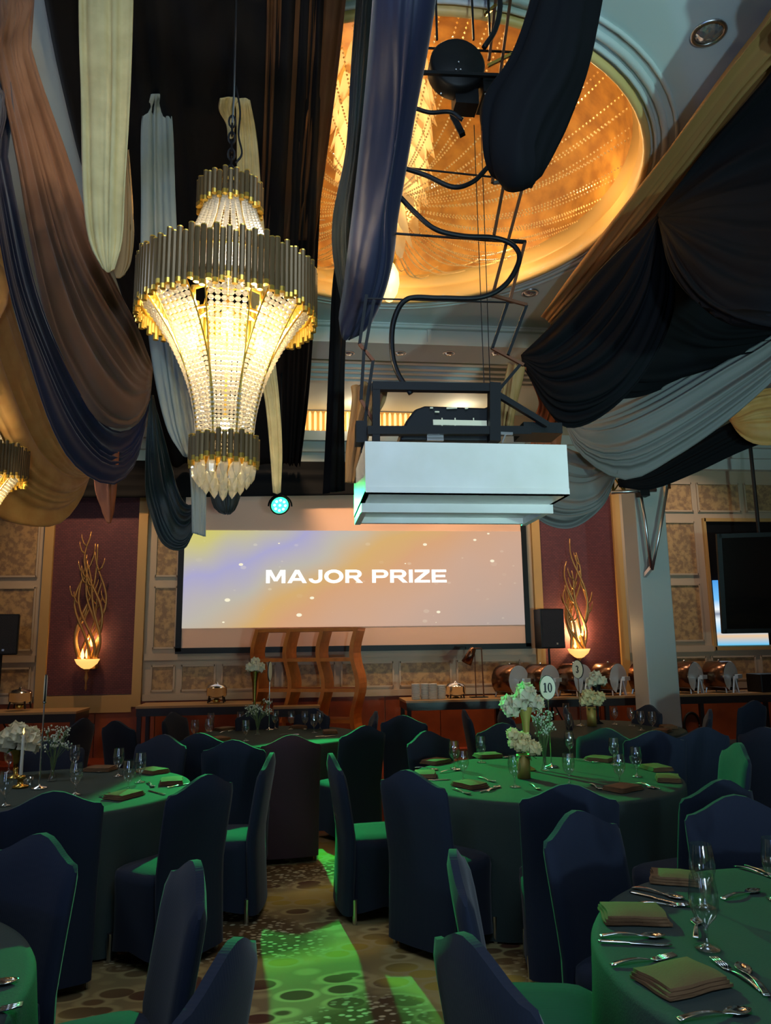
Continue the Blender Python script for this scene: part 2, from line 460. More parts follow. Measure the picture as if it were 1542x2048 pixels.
# ------------------------------------------------------------------ builders
class MB:
    """collects shapes and links them as ONE mesh object"""

    def __init__(self):
        self.v, self.f, self.m = [], [], []

    def add(self, verts, faces, mi=0):
        o = len(self.v)
        self.v += [tuple(p) for p in verts]
        self.f += [tuple(i + o for i in f) for f in faces]
        self.m += [mi] * len(faces)
        return self

    def box(self, c, s, rz=0.0, mi=0, M=None):
        hx, hy, hz = s[0] / 2, s[1] / 2, s[2] / 2
        ca, sa = math.cos(rz), math.sin(rz)
        vs = []
        for z in (-hz, hz):
            for x, y in ((-hx, -hy), (hx, -hy), (hx, hy), (-hx, hy)):
                p = Vector((c[0] + x * ca - y * sa, c[1] + x * sa + y * ca, c[2] + z))
                vs.append(M @ p if M else p)
        return self.add(vs, [(3, 2, 1, 0), (4, 5, 6, 7), (0, 1, 5, 4), (1, 2, 6, 5), (2, 3, 7, 6), (3, 0, 4, 7)], mi)

    def bar(self, a, b, w, h=None, mi=0):
        a, b = Vector(a), Vector(b)
        h = h or w
        d = (b - a).normalized()
        up = Vector((0, 0, 1)) if abs(d.z) < 0.95 else Vector((0, 1, 0))
        s = d.cross(up).normalized()
        t = s.cross(d)
        vs = []
        for p in (a, b):
            for i, j in ((-1, -1), (1, -1), (1, 1), (-1, 1)):
                vs.append(p + s * i * w / 2 + t * j * h / 2)
        return self.add(vs, [(3, 2, 1, 0), (4, 5, 6, 7), (0, 1, 5, 4), (1, 2, 6, 5), (2, 3, 7, 6), (3, 0, 4, 7)], mi)

    def tube(self, pts, r, n=6, mi=0, caps=True):
        pts = [Vector(p) for p in pts]
        rr = r if isinstance(r, (list, tuple)) else [r] * len(pts)
        vs, fs = [], []
        d0 = (pts[1] - pts[0]).normalized()
        ref = Vector((0, 0, 1)) if abs(d0.z) < 0.9 else Vector((1, 0, 0))
        s = d0.cross(ref).normalized()
        for i, p in enumerate(pts):
            d = (pts[min(i + 1, len(pts) - 1)] - pts[max(i - 1, 0)]).normalized()
            s = (s - d * s.dot(d)).normalized()
            t = d.cross(s)
            for k in range(n):
                a = 2 * PI * k / n
                vs.append(p + (s * math.cos(a) + t * math.sin(a)) * rr[i])
        for i in range(len(pts) - 1):
            for k in range(n):
                k2 = (k + 1) % n
                fs.append((i * n + k, i * n + k2, (i + 1) * n + k2, (i + 1) * n + k))
        if caps:
            fs.append(tuple(reversed(range(n))))
            fs.append(tuple(range((len(pts) - 1) * n, len(pts) * n)))
        return self.add(vs, fs, mi)

    def lathe(self, prof, n=24, c=(0, 0, 0), mi=0, a0=0.0, a1=2 * PI, axis='Z', capb=False, capt=False):
        """prof: (radius, height) pairs"""
        full = abs(a1 - a0 - 2 * PI) < 1e-6
        cols = n if full else n + 1
        vs, fs = [], []
        for (r, h) in prof:
            for k in range(cols):
                a = a0 + (a1 - a0) * k / n
                if axis == 'Z':
                    p = (c[0] + r * math.cos(a), c[1] + r * math.sin(a), c[2] + h)
                elif axis == 'X':
                    p = (c[0] + h, c[1] + r * math.cos(a), c[2] + r * math.sin(a))
                else:
                    p = (c[0] + r * math.cos(a), c[1] - h, c[2] + r * math.sin(a))
                vs.append(p)
        for i in range(len(prof) - 1):
            for k in range(n if full else n):
                k2 = (k + 1) % cols if full else k + 1
                fs.append((i * cols + k, i * cols + k2, (i + 1) * cols + k2, (i + 1) * cols + k))
        if capb:
            fs.append(tuple(reversed(range(cols))))
        if capt:
            fs.append(tuple(range((len(prof) - 1) * cols, len(prof) * cols)))
        return self.add(vs, fs, mi)

    def ball(self, c, r, n=8, k=5, mi=0, sz=1.0):
        prof = [(max(r * math.sin(PI * i / k), 1e-4), -r * sz * math.cos(PI * i / k)) for i in range(k + 1)]
        return self.lathe(prof, n, c, mi)

    def grid(self, rows, mi=0, closed=False):
        nr, nc = len(rows), len(rows[0])
        vs = [p for row in rows for p in row]
        fs = []
        for i in range(nr - 1):
            for j in range(nc if closed else nc - 1):
                j2 = (j + 1) % nc
                fs.append((i * nc + j, i * nc + j2, (i + 1) * nc + j2, (i + 1) * nc + j))
        return self.add(vs, fs, mi)

    def prism(self, poly, z0, z1, mi=0, M=None):
        n = len(poly)
        vs = [Vector((x, y, z0)) for x, y in poly] + [Vector((x, y, z1)) for x, y in poly]
        if M:
            vs = [M @ v for v in vs]
        fs = [tuple(reversed(range(n))), tuple(range(n, 2 * n))]
        fs += [(i, (i + 1) % n, n + (i + 1) % n, n + i) for i in range(n)]
        return self.add(vs, fs, mi)

    def mesh(self, name, mats, smooth=False):
        me = bpy.data.meshes.new(name)
        me.from_pydata(self.v, [], self.f)
        for mm_ in (mats if isinstance(mats, (list, tuple)) else [mats]):
            me.materials.append(MATS[mm_])
        me.polygons.foreach_set('material_index', self.m)
        if smooth:
            me.polygons.foreach_set('use_smooth', [True] * len(self.f))
        me.update()
        return me

    def build(self, name, mats, parent=None, smooth=False, loc=None):
        return link(name, self.mesh(name, mats, smooth), parent, loc)


def link(name, data, parent=None, loc=None, rz=0.0):
    o = bpy.data.objects.new(name, data)
    col.objects.link(o)
    if parent:
        o.parent = parent
    if loc is not None:
        o.location = loc
    if rz:
        o.rotation_euler = (0, 0, rz)
    return o


def tag(o, label=None, cat=None, group=None, kind=None):
    if label:
        o['label'] = label
    if cat:
        o['category'] = cat
    if group:
        o['group'] = group
    if kind:
        o['kind'] = kind
    return o


def thing(name, label, cat, loc=(0, 0, 0), rz=0.0, group=None):
    o = link(name, None, None, loc, rz)
    return tag(o, label, cat, group)


def copy_tree(o, parent=None):
    c = o.copy()
    col.objects.link(c)
    c.parent = parent
    for ch in list(o.children):
        copy_tree(ch, c)
    return c


def bevel(o, w=0.01, seg=2):
    b_ = o.modifiers.new('bevel', 'BEVEL')
    b_.width = w
    b_.segments = seg
    b_.limit_method = 'ANGLE'
    return o


def crom(p, t):
    """Catmull-Rom through points p, t in 0..1"""
    n = len(p) - 1
    x = min(max(t, 0), 1) * n
    i = min(int(x), n - 1)
    u = x - i
    p1, p2 = p[i], p[i + 1]
    p0 = p[i - 1] if i > 0 else p1 * 2 - p2
    p3 = p[i + 2] if i + 2 <= n else p2 * 2 - p1
    return 0.5 * ((2 * p1) + (p2 - p0) * u + (2 * p0 - 5 * p1 + 4 * p2 - p3) * u * u + (3 * p1 - p0 - 3 * p2 + p3) * u ** 3)


def resample(p, n):
    fine = [crom(p, i / 120) for i in range(121)]
    d = [0.0]
    for a, b_ in zip(fine, fine[1:]):
        d.append(d[-1] + (b_ - a).length)
    out, j = [], 0
    for i in range(n):
        t = d[-1] * i / (n - 1)
        while j < 119 and d[j + 1] < t:
            j += 1
        k = (t - d[j]) / max(d[j + 1] - d[j], 1e-9)
        out.append(fine[j].lerp(fine[j + 1], k))
    return out


def under(p, zmax=5.26):
    """keep cloth below the ceiling beam: slide the point towards the eye along its sight line"""
    if p.z > zmax:
        return CAM + (p - CAM) * ((zmax - CAM.z) / (p.z - CAM.z))
    return p


def drape(name, guides, m_, label, cat='drape', folds=6, amp=0.05, ns=44, per=7, taper=(0.15, 0.15), seed=1, group=None, thick=0.006, roll=0.0):
    """cloth lofted through guide strands; folds run along the strands"""
    rng = random.Random(seed)
    S = [resample([Vector(q[1:]) if q[0] == 'w' else under(W(*q)) for q in g], ns) for g in guides]   # 'w': a point given in room coordinates
    nc = folds * per + 1
    ph = [rng.uniform(-0.4, 0.4) for _ in range(folds + 2)]
    am = [rng.uniform(0.55, 1.25) for _ in range(folds + 2)]
    rows = []
    for i in range(ns):
        across = [s[i] for s in S]
        rows.append([crom(across, j / (nc - 1)) for j in range(nc)])
    out = []
    for i in range(ns):
        s = i / (ns - 1)
        tp = 1.0
        if taper[0]:
            tp *= min(1.0, s / taper[0]) ** 0.6
        if taper[1]:
            tp *= min(1.0, (1 - s) / taper[1]) ** 0.6
        row = []
        for j in range(nc):
            t = j / (nc - 1)
            a = rows[min(i + 1, ns - 1)][j] - rows[max(i - 1, 0)][j]
            b_ = rows[i][min(j + 1, nc - 1)] - rows[i][max(j - 1, 0)]
            n_ = a.cross(b_)
            p = rows[i][j]
            if n_.length > 1e-9:
                n_.normalize()
                if n_.dot(CAM - p) < 0:
                    n_ = -n_
                x = (t + 0.55 / folds * (math.sin(2 * PI * t * 1.7 + seed) - math.sin(seed)) * (1 - t) * t * 4) * folds
                x = min(max(x, 0.0), folds)
                k = int(x)
                w = math.sin(2 * PI * (x + ph[k] * math.sin(PI * (x - k)) + 0.12 * math.sin(5 * s + k)))
                w = 0.8 * w + 0.3 * math.sin(4 * PI * x + 3 * ph[k] + 2 * s)
                g_ = am[k] * (1 - (x - k)) + am[k + 1] * (x - k)
                wid = (rows[i][-1] - rows[i][0]).length / folds
                A = min(amp, wid * 0.45)
                p = p + n_ * (A * tp * w * g_)
                if roll:
                    p = p + n_ * (roll * math.sqrt(max(0.0, 1 - (2 * t - 1) ** 2)))
            row.append(p)
        out.append(row)
    org = out[ns // 2][nc // 2].copy()
    out = [[q - org for q in row] for row in out]
    o = MB().grid(out).build(name, m_, None, True, org)
    sd = o.modifiers.new('thickness', 'SOLIDIFY')
    sd.thickness = thick
    sd.offset = 0
    return tag(o, label, cat, group)


# ------------------------------------------------------------------ the room
WALL_Y = 12.4
CEIL = 5.6
X0, X1, YB = -7.6, 10.4, -4.0
DX, DY, DR = 0.95, 6.06, 2.0     # dome centre and radius
BEAM0, BEAM1, BEAMZ = 8.8, 9.35, 5.35

floor = tag(MB().box(((X0 + X1) / 2, (YB + WALL_Y) / 2, -0.05), (X1 - X0 + 0.4, WALL_Y - YB + 0.4, 0.1)).build('floor', 'carpet'), kind='structure')
# the carpet pattern is laid out in room coordinates
# ceiling with a round opening for the dome
n = 96
circ, rect = [], []
for k in range(n):
    a = 2 * PI * k / n
    c_, s_ = math.cos(a), math.sin(a)
    circ.append((DX + DR * c_, DY + DR * s_, CEIL))
    t = min([((X1 - DX) / c_) if c_ > 1e-6 else 1e9, ((X0 - DX) / c_) if c_ < -1e-6 else 1e9, ((BEAM0 + 0.02 - DY) / s_) if s_ > 1e-6 else 1e9, ((YB - DY) / s_) if s_ < -1e-6 else 1e9])
    rect.append((DX + t * c_, DY + t * s_, CEIL))
mb = MB().grid([circ, rect], closed=True)
for cx, cy in ((X0, YB), (X1, YB), (X0, BEAM0 + 0.02), (X1, BEAM0 + 0.02)):
    ks = min(range(n), key=lambda k: (rect[k][0] - cx) ** 2 + (rect[k][1] - cy) ** 2)
    near = sorted(range(n), key=lambda k: (rect[k][0] - cx) ** 2 + (rect[k][1] - cy) ** 2)[:3]
    near = sorted(near, key=lambda k: math.atan2(rect[k][1] - DY, rect[k][0] - DX))
    mb.add([rect[near[0]], (cx, cy, CEIL), rect[near[1]]], [(0, 1, 2)])
    mb.add([rect[near[1]], (cx, cy, CEIL), rect[near[2]]], [(0, 1, 2)])
mb.box(((X0 + X1) / 2, (BEAM1 + WALL_Y) / 2, CEIL + 0.05), (X1 - X0, WALL_Y - BEAM1 + 0.4, 0.1))
ceil = tag(mb.build('ceiling', 'ceiling_paint'), kind='structure')
sd = ceil.modifiers.new('t', 'SOLIDIFY'); sd.thickness = 0.02; sd.offset = -1
# dome shell, lit cove and the mouldings around the opening
prof = [(DR, 0.0), (DR - 0.02, 0.10), (DR + 0.10, 0.14), (DR + 0.12, 0.22), (DR - 0.06, 0.25)]
dome = [(DR - 0.06, 0.25)] + [((DR - 0.06) * math.cos(a), 0.25 + 1.15 * math.sin(a)) for a in [PI / 2 * i / 14 for i in range(1, 14)]] + [(0.02, 1.40)]
tag(MB().lathe(dome, 72, (DX, DY, CEIL)).build('ceiling_dome', 'dome_gold', None, True), kind='structure')
tag(MB().lathe(prof, 72, (DX, DY, CEIL)).build('trim_1', 'moulding_gold', None, True), kind='structure')
for i_, (r0, w_, h_, mt) in enumerate(((2.03, 0.06, 0.05, 'moulding_gold'), (2.10, 0.03, 0.035, 'moulding'), (2.17, 0.05, 0.03, 'moulding'), (2.26, 0.03, 0.02, 'moulding'))):
    ring = [(r0 - w_ / 2, 0.01), (r0 - w_ / 2, -h_ * 0.6), (r0 - w_ / 4, -h_), (r0 + w_ / 4, -h_), (r0 + w_ / 2, -h_ * 0.5), (r0 + w_ / 2, 0.01)]
    tag(MB().lathe(ring, 72, (DX, DY, CEIL)).build('trim_%d' % (i_ + 2), mt, None, True), kind='structure')
# cross beam with stepped cornice, its panel joint and the ribs beyond it
beam = tag(MB().box(((X0 + X1) / 2, (BEAM0 + BEAM1) / 2, (BEAMZ + CEIL) / 2), (X1 - X0, BEAM1 - BEAM0, CEIL - BEAMZ + 0.02)).build('ceiling_beam', 'moulding'), kind='structure')
for k, (dy, dz, s) in enumerate(((-0.03, 0.22, 0.05), (-0.06, 0.245, 0.03), (-0.025, 0.0, 0.035))):
    MB().box(((X0 + X1) / 2, BEAM0 + dy, BEAMZ + dz), (X1 - X0, s * 1.4, s)).build('beam_moulding', 'moulding', beam)
for jx in (-3.6, -0.6, 1.62, 4.6):
    MB().box((jx, BEAM0 - 0.01, BEAMZ + 0.11), (0.05, 0.03, 0.2)).build('beam_batten', 'moulding', beam)
for k in range(5):
    tag(MB().box(((X0 + X1) / 2, 10.0 + 0.2 * k, CEIL - 0.02), (X1 - X0, 0.09, 0.05 + 0.012 * (k % 2))).build('trim_%d' % (6 + k), 'moulding'), kind='structure')
# walls
wall = tag(MB().box(((X0 + X1) / 2, WALL_Y + 0.1, 2.8), (X1 - X0 + 0.4, 0.2, 5.7)).build('wall_back', 'panel_frame'), kind='structure')
tag(MB().box((X0 - 0.1, (YB + WALL_Y) / 2, 2.8), (0.2, WALL_Y - YB, 5.7)).build('wall_left', 'panel_frame'), kind='structure')
tag(MB().box((X1 + 0.1, (YB + WALL_Y) / 2, 2.8), (0.2, WALL_Y - YB, 5.7)).build('wall_right', 'panel_frame'), kind='structure')
tag(MB().box(((X0 + X1) / 2, YB - 0.1, 2.8), (X1 - X0 + 0.4, 0.2, 5.7)).build('wall_front', 'panel_frame'), kind='structure')
# wainscot boards below, papered panels above between raised stiles and rails
NICHE = (7.12, 9.9, 1.50, 3.74)
RED = ((-3.86, -2.56), (4.10, 5.42))


def in_red(x):
    return any(a - 0.16 < x < b + 0.16 for a, b in RED)


x = X0
while x < X1 - 0.1:
    w_ = min(0.9, X1 - x)
    MB().box((x + w_ / 2, WALL_Y - 0.02, 0.42), (w_ - 0.012, 0.04, 0.84)).build('dado_board', 'dado_wood', wall)
    x += 0.9
ROWS = ((0.98, 1.36), (1.64, 2.60), (2.78, 3.70), (3.90, 4.40))
edges = [-7.4, -6.6, -5.8, -4.95, -4.05, RED[0][1] + 0.22, -1.88, -1.25, -0.3, 0.65, 1.6, 2.55, 3.72, RED[1][1] + 0.28, 6.25, 7.0, 7.9, 8.8, 9.7, 10.3]
spans = [(a, b) for a, b in zip(edges, edges[1:])]
for a, b_ in spans:
    if (a < RED[0][0] < b_) or (a < RED[1][0] < b_) or (a >= RED[0][0] - 0.2 and b_ <= RED[0][1] + 0.3):
        continue
    for z0, z1 in ROWS:
        if -1.9 < (a + b_) / 2 < 3.8 and z0 > 1.5:
            continue
        if a > 6.9 and 1.5 < z0 < 3.8:
            continue
        g = 0.055
        MB().box(((a + b_) / 2, WALL_Y - 0.004, (z0 + z1) / 2), (b_ - a - 2 * g - 0.02, 0.012, z1 - z0)).build('paper_panel', 'wallpaper', wall)
        fr = MB()
        for xx in (a + g, b_ - g):
            fr.box((xx, WALL_Y - 0.014, (z0 + z1) / 2), (0.028, 0.03, z1 - z0 + 0.03))
        for zz in (z0, z1):
            fr.box(((a + b_) / 2, WALL_Y - 0.014, zz), (b_ - a - 2 * g, 0.03, 0.028))
        fr.build('panel_bead', 'panel_frame', wall)
for z_, h_, d_ in ((0.88, 0.10, 0.06), (1.50, 0.10, 0.05)):
    for a, b_ in ((X0, RED[0][0] - 0.18), (RED[0][1] + 0.16, RED[1][0] - 0.16), (RED[1][1] + 0.16, X1)):
        MB().box(((a + b_) / 2, WALL_Y - d_ / 2, z_), (b_ - a, d_, h_)).build('wall_rail', 'panel_frame', wall)
for (a, b_) in RED:
    MB().box(((a + b_) / 2, WALL_Y - 0.01, 2.55), (b_ - a, 0.03, 3.22)).build('cloth_panel', 'maroon_panel', wall)
    for xx in (a - 0.07, b_ + 0.07):
        MB().box((xx, WALL_Y - 0.04, 2.5), (0.14, 0.09, 3.5)).build('pilaster', 'gold_trim', wall)
    MB().box(((a + b_) / 2, WALL_Y - 0.03, 0.80), (b_ - a, 0.07, 0.26)).build('panel_sill', 'gold_trim', wall)
# ledge over the screen
led = MB()
led.box(((X0 + X1) / 2, WALL_Y - 0.16, 5.08), (X1 - X0, 0.32, 0.16))
led.box(((X0 + X1) / 2, WALL_Y - 0.11, 4.92), (X1 - X0, 0.22, 0.18))
led.box(((X0 + X1) / 2, WALL_Y - 0.07, 4.74), (X1 - X0, 0.14, 0.2))
led.build('wall_cornice', 'moulding', wall)
# niche with a lit screen beside the pillar
a, b_, z0, z1 = NICHE
nf = MB()
for xx in (a, b_):
    nf.box((xx, WALL_Y - 0.03, (z0 + z1) / 2), (0.05, 0.06, z1 - z0 + 0.06))
for zz in (z0, z1):
    nf.box(((a + b_) / 2, WALL_Y - 0.03, zz), (b_ - a, 0.06, 0.06))
nf.build('niche_frame', 'gold_trim', wall)
MB().box(((a + b_) / 2, WALL_Y - 0.006, (z0 + z1) / 2), (b_ - a - 0.06, 0.02, z1 - z0 - 0.06)).build('niche_back', 'black_plastic', wall)
ns_ = MB().box((0, 0, 0), (0.92, 0.04, 1.12)).build('wall_screen', 'niche_picture', None, False, (7.64, WALL_Y - 0.05, 2.11))
tag(ns_, 'bright blue lit display in the wall niche, half hidden by the black television', 'display')
# pillar
pil = MB().box((0, 0, 2.8), (0.46, 0.46, 5.6)).build('pillar', 'pillar_paint', None, False, (5.13, 10.55, 0))
tag(pil, kind='structure')
bevel(pil, 0.015)

# ------------------------------------------------------------------ recessed ceiling downlights
def downlight(p, r, label):
    t_ = thing('ceiling_downlight', label, 'downlight', p, 0, 'recessed ceiling downlights')
    MB().lathe([(r, 0.0), (r, -0.012), (r * 0.82, -0.018), (r * 0.78, 0.0)], 24).build('ring', 'dull_steel', t_, True)
    MB().lathe([(r * 0.78, -0.004), (r * 0.5, -0.03), (0.002, -0.036)], 16).build('lens', 'downlight_glass', t_, True)


downlight(WZ(1417, 65, CEIL), 0.115, 'round silver downlight in the ceiling at the top, outside the golden dome')
downlight(WZ(1060, 585, CEIL), 0.10, 'round silver downlight in the ceiling between dome and right black swag')
for px_, w_ in ((697, 'leftmost'), (800, 'second from left'), (898, 'third from left'), (992, 'rightmost')):
    downlight(WZ(px_, 705, BEAMZ), 0.08, 'small silver downlight under the far ceiling beam, ' + w_ + ' of four')

# ------------------------------------------------------------------ projection screen
t = thing('projection_screen', 'large wide projection screen with black border on the far wall', 'screen', (0.95, WALL_Y - 0.10, 0))
SX0, SX1, SZ0, SZ1 = -1.83 - 0.95, 3.76 - 0.95, 1.63, 4.16
MB().box(((SX0 + SX1) / 2, 0, (SZ0 + SZ1) / 2), (SX1 - SX0, 0.03, SZ1 - SZ0)).build('screen_fabric', 'screen_cloth', t)
fr = MB()
for xx in (SX0 - 0.04, SX1 + 0.04):
    fr.box((xx, -0.01, (SZ0 + SZ1) / 2), (0.09, 0.05, SZ1 - SZ0 + 0.1))
for zz in (SZ0 - 0.04, SZ1 + 0.04):
    fr.box(((SX0 + SX1) / 2, -0.01, zz), (SX1 - SX0 + 0.17, 0.05, 0.09))
fr.build('screen_border', 'black_plastic', t)
IZ0, IZ1 = 1.94, 3.51
img = MB().box((0, 0, 0), (SX1 - SX0 - 0.01, 0.006, IZ1 - IZ0)).build('projected_slide', 'slide_picture', t, False, ((SX0 + SX1) / 2, -0.02, (IZ0 + IZ1) / 2))


def arc(cx, cy, ro, ri, a0, a1, n_=14):
    """ring sector as quads"""
    out = []
    for i in range(n_):
        p0, p1 = R(a0 + (a1 - a0) * i / n_), R(a0 + (a1 - a0) * (i + 1) / n_)
        out.append([(cx + ro[0] * math.cos(p0), cy + ro[1] * math.sin(p0)), (cx + ro[0] * math.cos(p1), cy + ro[1] * math.sin(p1)),
                    (cx + ri[0] * math.cos(p1), cy + ri[1] * math.sin(p1)), (cx + ri[0] * math.cos(p0), cy + ri[1] * math.sin(p0))])
    return out


def rc(x0, y0, x1, y1):
    return [(x0, y0), (x1, y0), (x1, y1), (x0, y1)]


BOWL = [rc(0, 0, 0.27, 1), rc(0.27, 0.80, 0.74, 1), rc(0.27, 0.36, 0.74, 0.56)] + arc(0.74, 0.68, (0.42, 0.32), (0.14, 0.12), -90, 90)
GLYPH = {
    'M': (1.35, [rc(0, 0, 0.27, 1), rc(1.08, 0, 1.35, 1), [(0.05, 1), (0.55, 0.15), (0.80, 0.15), (0.36, 1)], [(1.30, 1), (0.99, 1), (0.55, 0.15), (0.80, 0.15)]]),
    'A': (1.36, [[(0, 0), (0.30, 0), (0.82, 1), (0.53, 1)], [(1.36, 0), (0.83, 1), (0.54, 1), (1.06, 0)], [(0.28, 0.18), (1.08, 0.18), (0.98, 0.38), (0.38, 0.38)]]),
    'J': (0.95, [rc(0.68, 0.32, 0.95, 1)] + arc(0.475, 0.34, (0.475, 0.36), (0.205, 0.14), 180, 360)),
    'O': (1.36, arc(0.68, 0.5, (0.68, 0.52), (0.39, 0.29), 0, 360, 28)),
    'R': (1.22, BOWL + [[(0.50, 0.40), (0.90, 0), (1.25, 0), (0.84, 0.42)]]),
    'P': (1.16, BOWL),
    'I': (0.27, [rc(0, 0, 0.27, 1)]),
    'Z': (1.12, [rc(0.03, 0.80, 1.10, 1), rc(0, 0, 1.12, 0.2), [(0, 0.2), (0.38, 0.2), (1.10, 0.8), (0.70, 0.8)]]),
    'E': (1.08, [rc(0, 0, 0.27, 1), rc(0.27, 0.80, 1.06, 1), rc(0.27, 0.41, 0.98, 0.59), rc(0.27, 0, 1.08, 0.2)]),
    '1': (0.55, [rc(0.16, 0.10, 0.42, 0.98), rc(0.0, 0.0, 0.56, 0.1), [(0.0, 0.78), (0.16, 0.84), (0.42, 0.98), (0.16, 1.0)]]),
    '0': (0.72, arc(0.36, 0.5, (0.36, 0.51), (0.13, 0.40), 0, 360, 24)),
    '3': (0.66, arc(0.30, 0.74, (0.34, 0.27), (0.12, 0.16), -90, 160) + arc(0.30, 0.27, (0.36, 0.29), (0.12, 0.17), -160, 90)),
    ' ': (0.42, []),
}


def write(body, h_, width, m_, parent, c, th_=0.004):
    """flat letters, each a mesh of its own, centred at c and facing -Y"""
    tot = sum(GLYPH[q][0] + 0.13 for q in body) - 0.13
    sx = width / tot
    x_ = -width / 2
    for q in body:
        gw, polys = GLYPH[q]
        if polys:
            mb = MB()
            for i, poly in enumerate(polys):
                mb.prism([(px_ * sx, (py_ - 0.5) * h_) for px_, py_ in poly], -th_ - i * 0.00002, 0, 0, Matrix.Rotation(R(90), 4, 'X') @ Matrix.Scale(-1, 4, (0, 0, 1)))
            tag(mb.build('letter', m_, parent, False, (c[0] + x_, c[1], c[2])))
        x_ += (gw + 0.13) * sx


write('MAJOR PRIZE', 0.215, 2.97, 'letters', img, (0.0, -0.004, 0.03))

# ------------------------------------------------------------------ clerestory crystal light over the ledge
t = thing('crystal_wall_light', 'long row of lit amber crystal rods high above the screen', 'wall light', (0.95, WALL_Y - 0.12, 5.38))
MB().box((0, 0.05, 0), (5.2, 0.03, 0.40)).build('back_plate', 'moulding_gold', t)
rod = MB().lathe([(0.002, -0.17), (0.022, -0.14), (0.022, 0.14), (0.012, 0.17)], 6).mesh('rod', 'lit_crystal')
for k in range(56):
    link('crystal_rod', rod, t, (-2.5 + 5.0 * k / 55, 0, 0))
for gx in (-0.8, 0.95, 2.7):
    lamp('crystal_glow', 'POINT', (gx, WALL_Y - 0.5, 5.36), 9, (1.0, 0.78, 0.52), 0.1)

# ------------------------------------------------------------------ dome: leafy centre fixture, bead strands, lamps
t = thing('dome_chandelier', 'tiered glowing glass-leaf chandelier filling the golden ceiling dome', 'chandelier', (DX - 0.22, DY, 0))
MB().lathe([(0.03, 6.95), (0.03, 6.0), (0.05, 5.4), (0.09, 5.3), (0.02, 5.22)], 12).build('stem', 'gold_metal', t, True)


def leaf_mesh(l, w, curl):
    rows = []
    for i in range(7):
        s = i / 6
        wd = w * math.sin(PI * (0.12 + 0.86 * s)) ** 0.8
        row = []
        for j in range(5):
            u = (j - 2) / 2
            row.append((curl * s * s * l - 0.10 * wd * u * u, u * wd, -l * s))
        rows.append(row)
    return MB().grid(rows)


leafm = leaf_mesh(0.38, 0.10, 0.18).mesh('leaf', 'leaf_glass', True)
for tier, (z_, r_, n_) in enumerate(((6.85, 0.44, 14), (6.62, 0.43, 14), (6.38, 0.41, 14), (6.12, 0.38, 12), (5.88, 0.34, 12), (5.66, 0.28, 10), (5.48, 0.19, 8))):
    for k in range(n_):
        a = 2 * PI * (k + 0.5 * (tier % 2)) / n_
        lf = link('glass_leaf', leafm, t, (r_ * math.cos(a), r_ * math.sin(a), z_))
        lf.rotation_euler = (0, 0, a)
strand_n = 84
for k in range(strand_n):
    a = 2 * PI * (k + 0.3 * math.sin(k)) / strand_n
    mb = MB()
    nb = 70
    for i in range(nb):
        s = (i + 0.5) / nb
        rr = 0.12 + ((DR - 0.08) * math.sqrt(max(0.0, 1 - (0.22 / DR * math.sin(a)) ** 2)) + 0.22 * math.cos(a) - 0.12) * s
        zz = 5.50 + 0.32 * s ** 1.3 - 0.24 * math.sin(PI * s) * (0.9 + 0.1 * math.sin(k * 1.7)) + (0.10 if k % 3 == 0 else 0.0) * s
        c_ = Vector((rr * math.cos(a), rr * math.sin(a), zz))
        q = 0.0092
        mb.add([c_ + Vector(v) * q for v in ((1, 0, 0), (0, 1, 0), (-1, 0, 0), (0, -1, 0), (0, 0, 1.3), (0, 0, -1.3))],
               [(0, 1, 4), (1, 2, 4), (2, 3, 4), (3, 0, 4), (1, 0, 5), (2, 1, 5), (3, 2, 5), (0, 3, 5)])
    mb.build('bead_strand', 'bead_gold', t)
# pendant lamp under the fixture
lp = W(778, 560, DY - 0.1)
tl = thing('pendant_lamp', 'glowing amber glass lamp hanging below the golden dome', 'lamp', lp)
MB().lathe([(0.02, 0.30), (0.06, 0.27), (0.075, 0.20), (0.05, 0.14)], 14).build('cap', 'gold_metal', tl, True)
MB().lathe([(0.05, 0.14), (0.085, 0.06), (0.09, -0.03), (0.07, -0.12), (0.03, -0.19), (0.003, -0.205)], 18).build('glass_shade', 'amber_glass', tl, True)
MB().tube([(0, 0, 0.30), (DX - 0.22 - lp.x, DY - lp.y, 5.27 - lp.z)], 0.008).build('rod', 'gold_metal', tl)
for k in range(8):
    a = 2 * PI * k / 8
    lamp('dome_lamp', 'POINT', (DX + 1.62 * math.cos(a), DY + 1.62 * math.sin(a), CEIL + 0.20), 10, (1.0, 0.68, 0.32), 0.08)
for z_ in (5.55, 6.1, 6.6):
    lamp('dome_core_lamp', 'POINT', (DX - 0.22, DY + 0.12, z_), 12, (1.0, 0.72, 0.40), 0.06)
lamp('pendant_glow', 'POINT', (lp.x, lp.y - 0.14, lp.z), 5, WARM, 0.08)

# ------------------------------------------------------------------ tube-and-bead chandelier
CY = 3.75


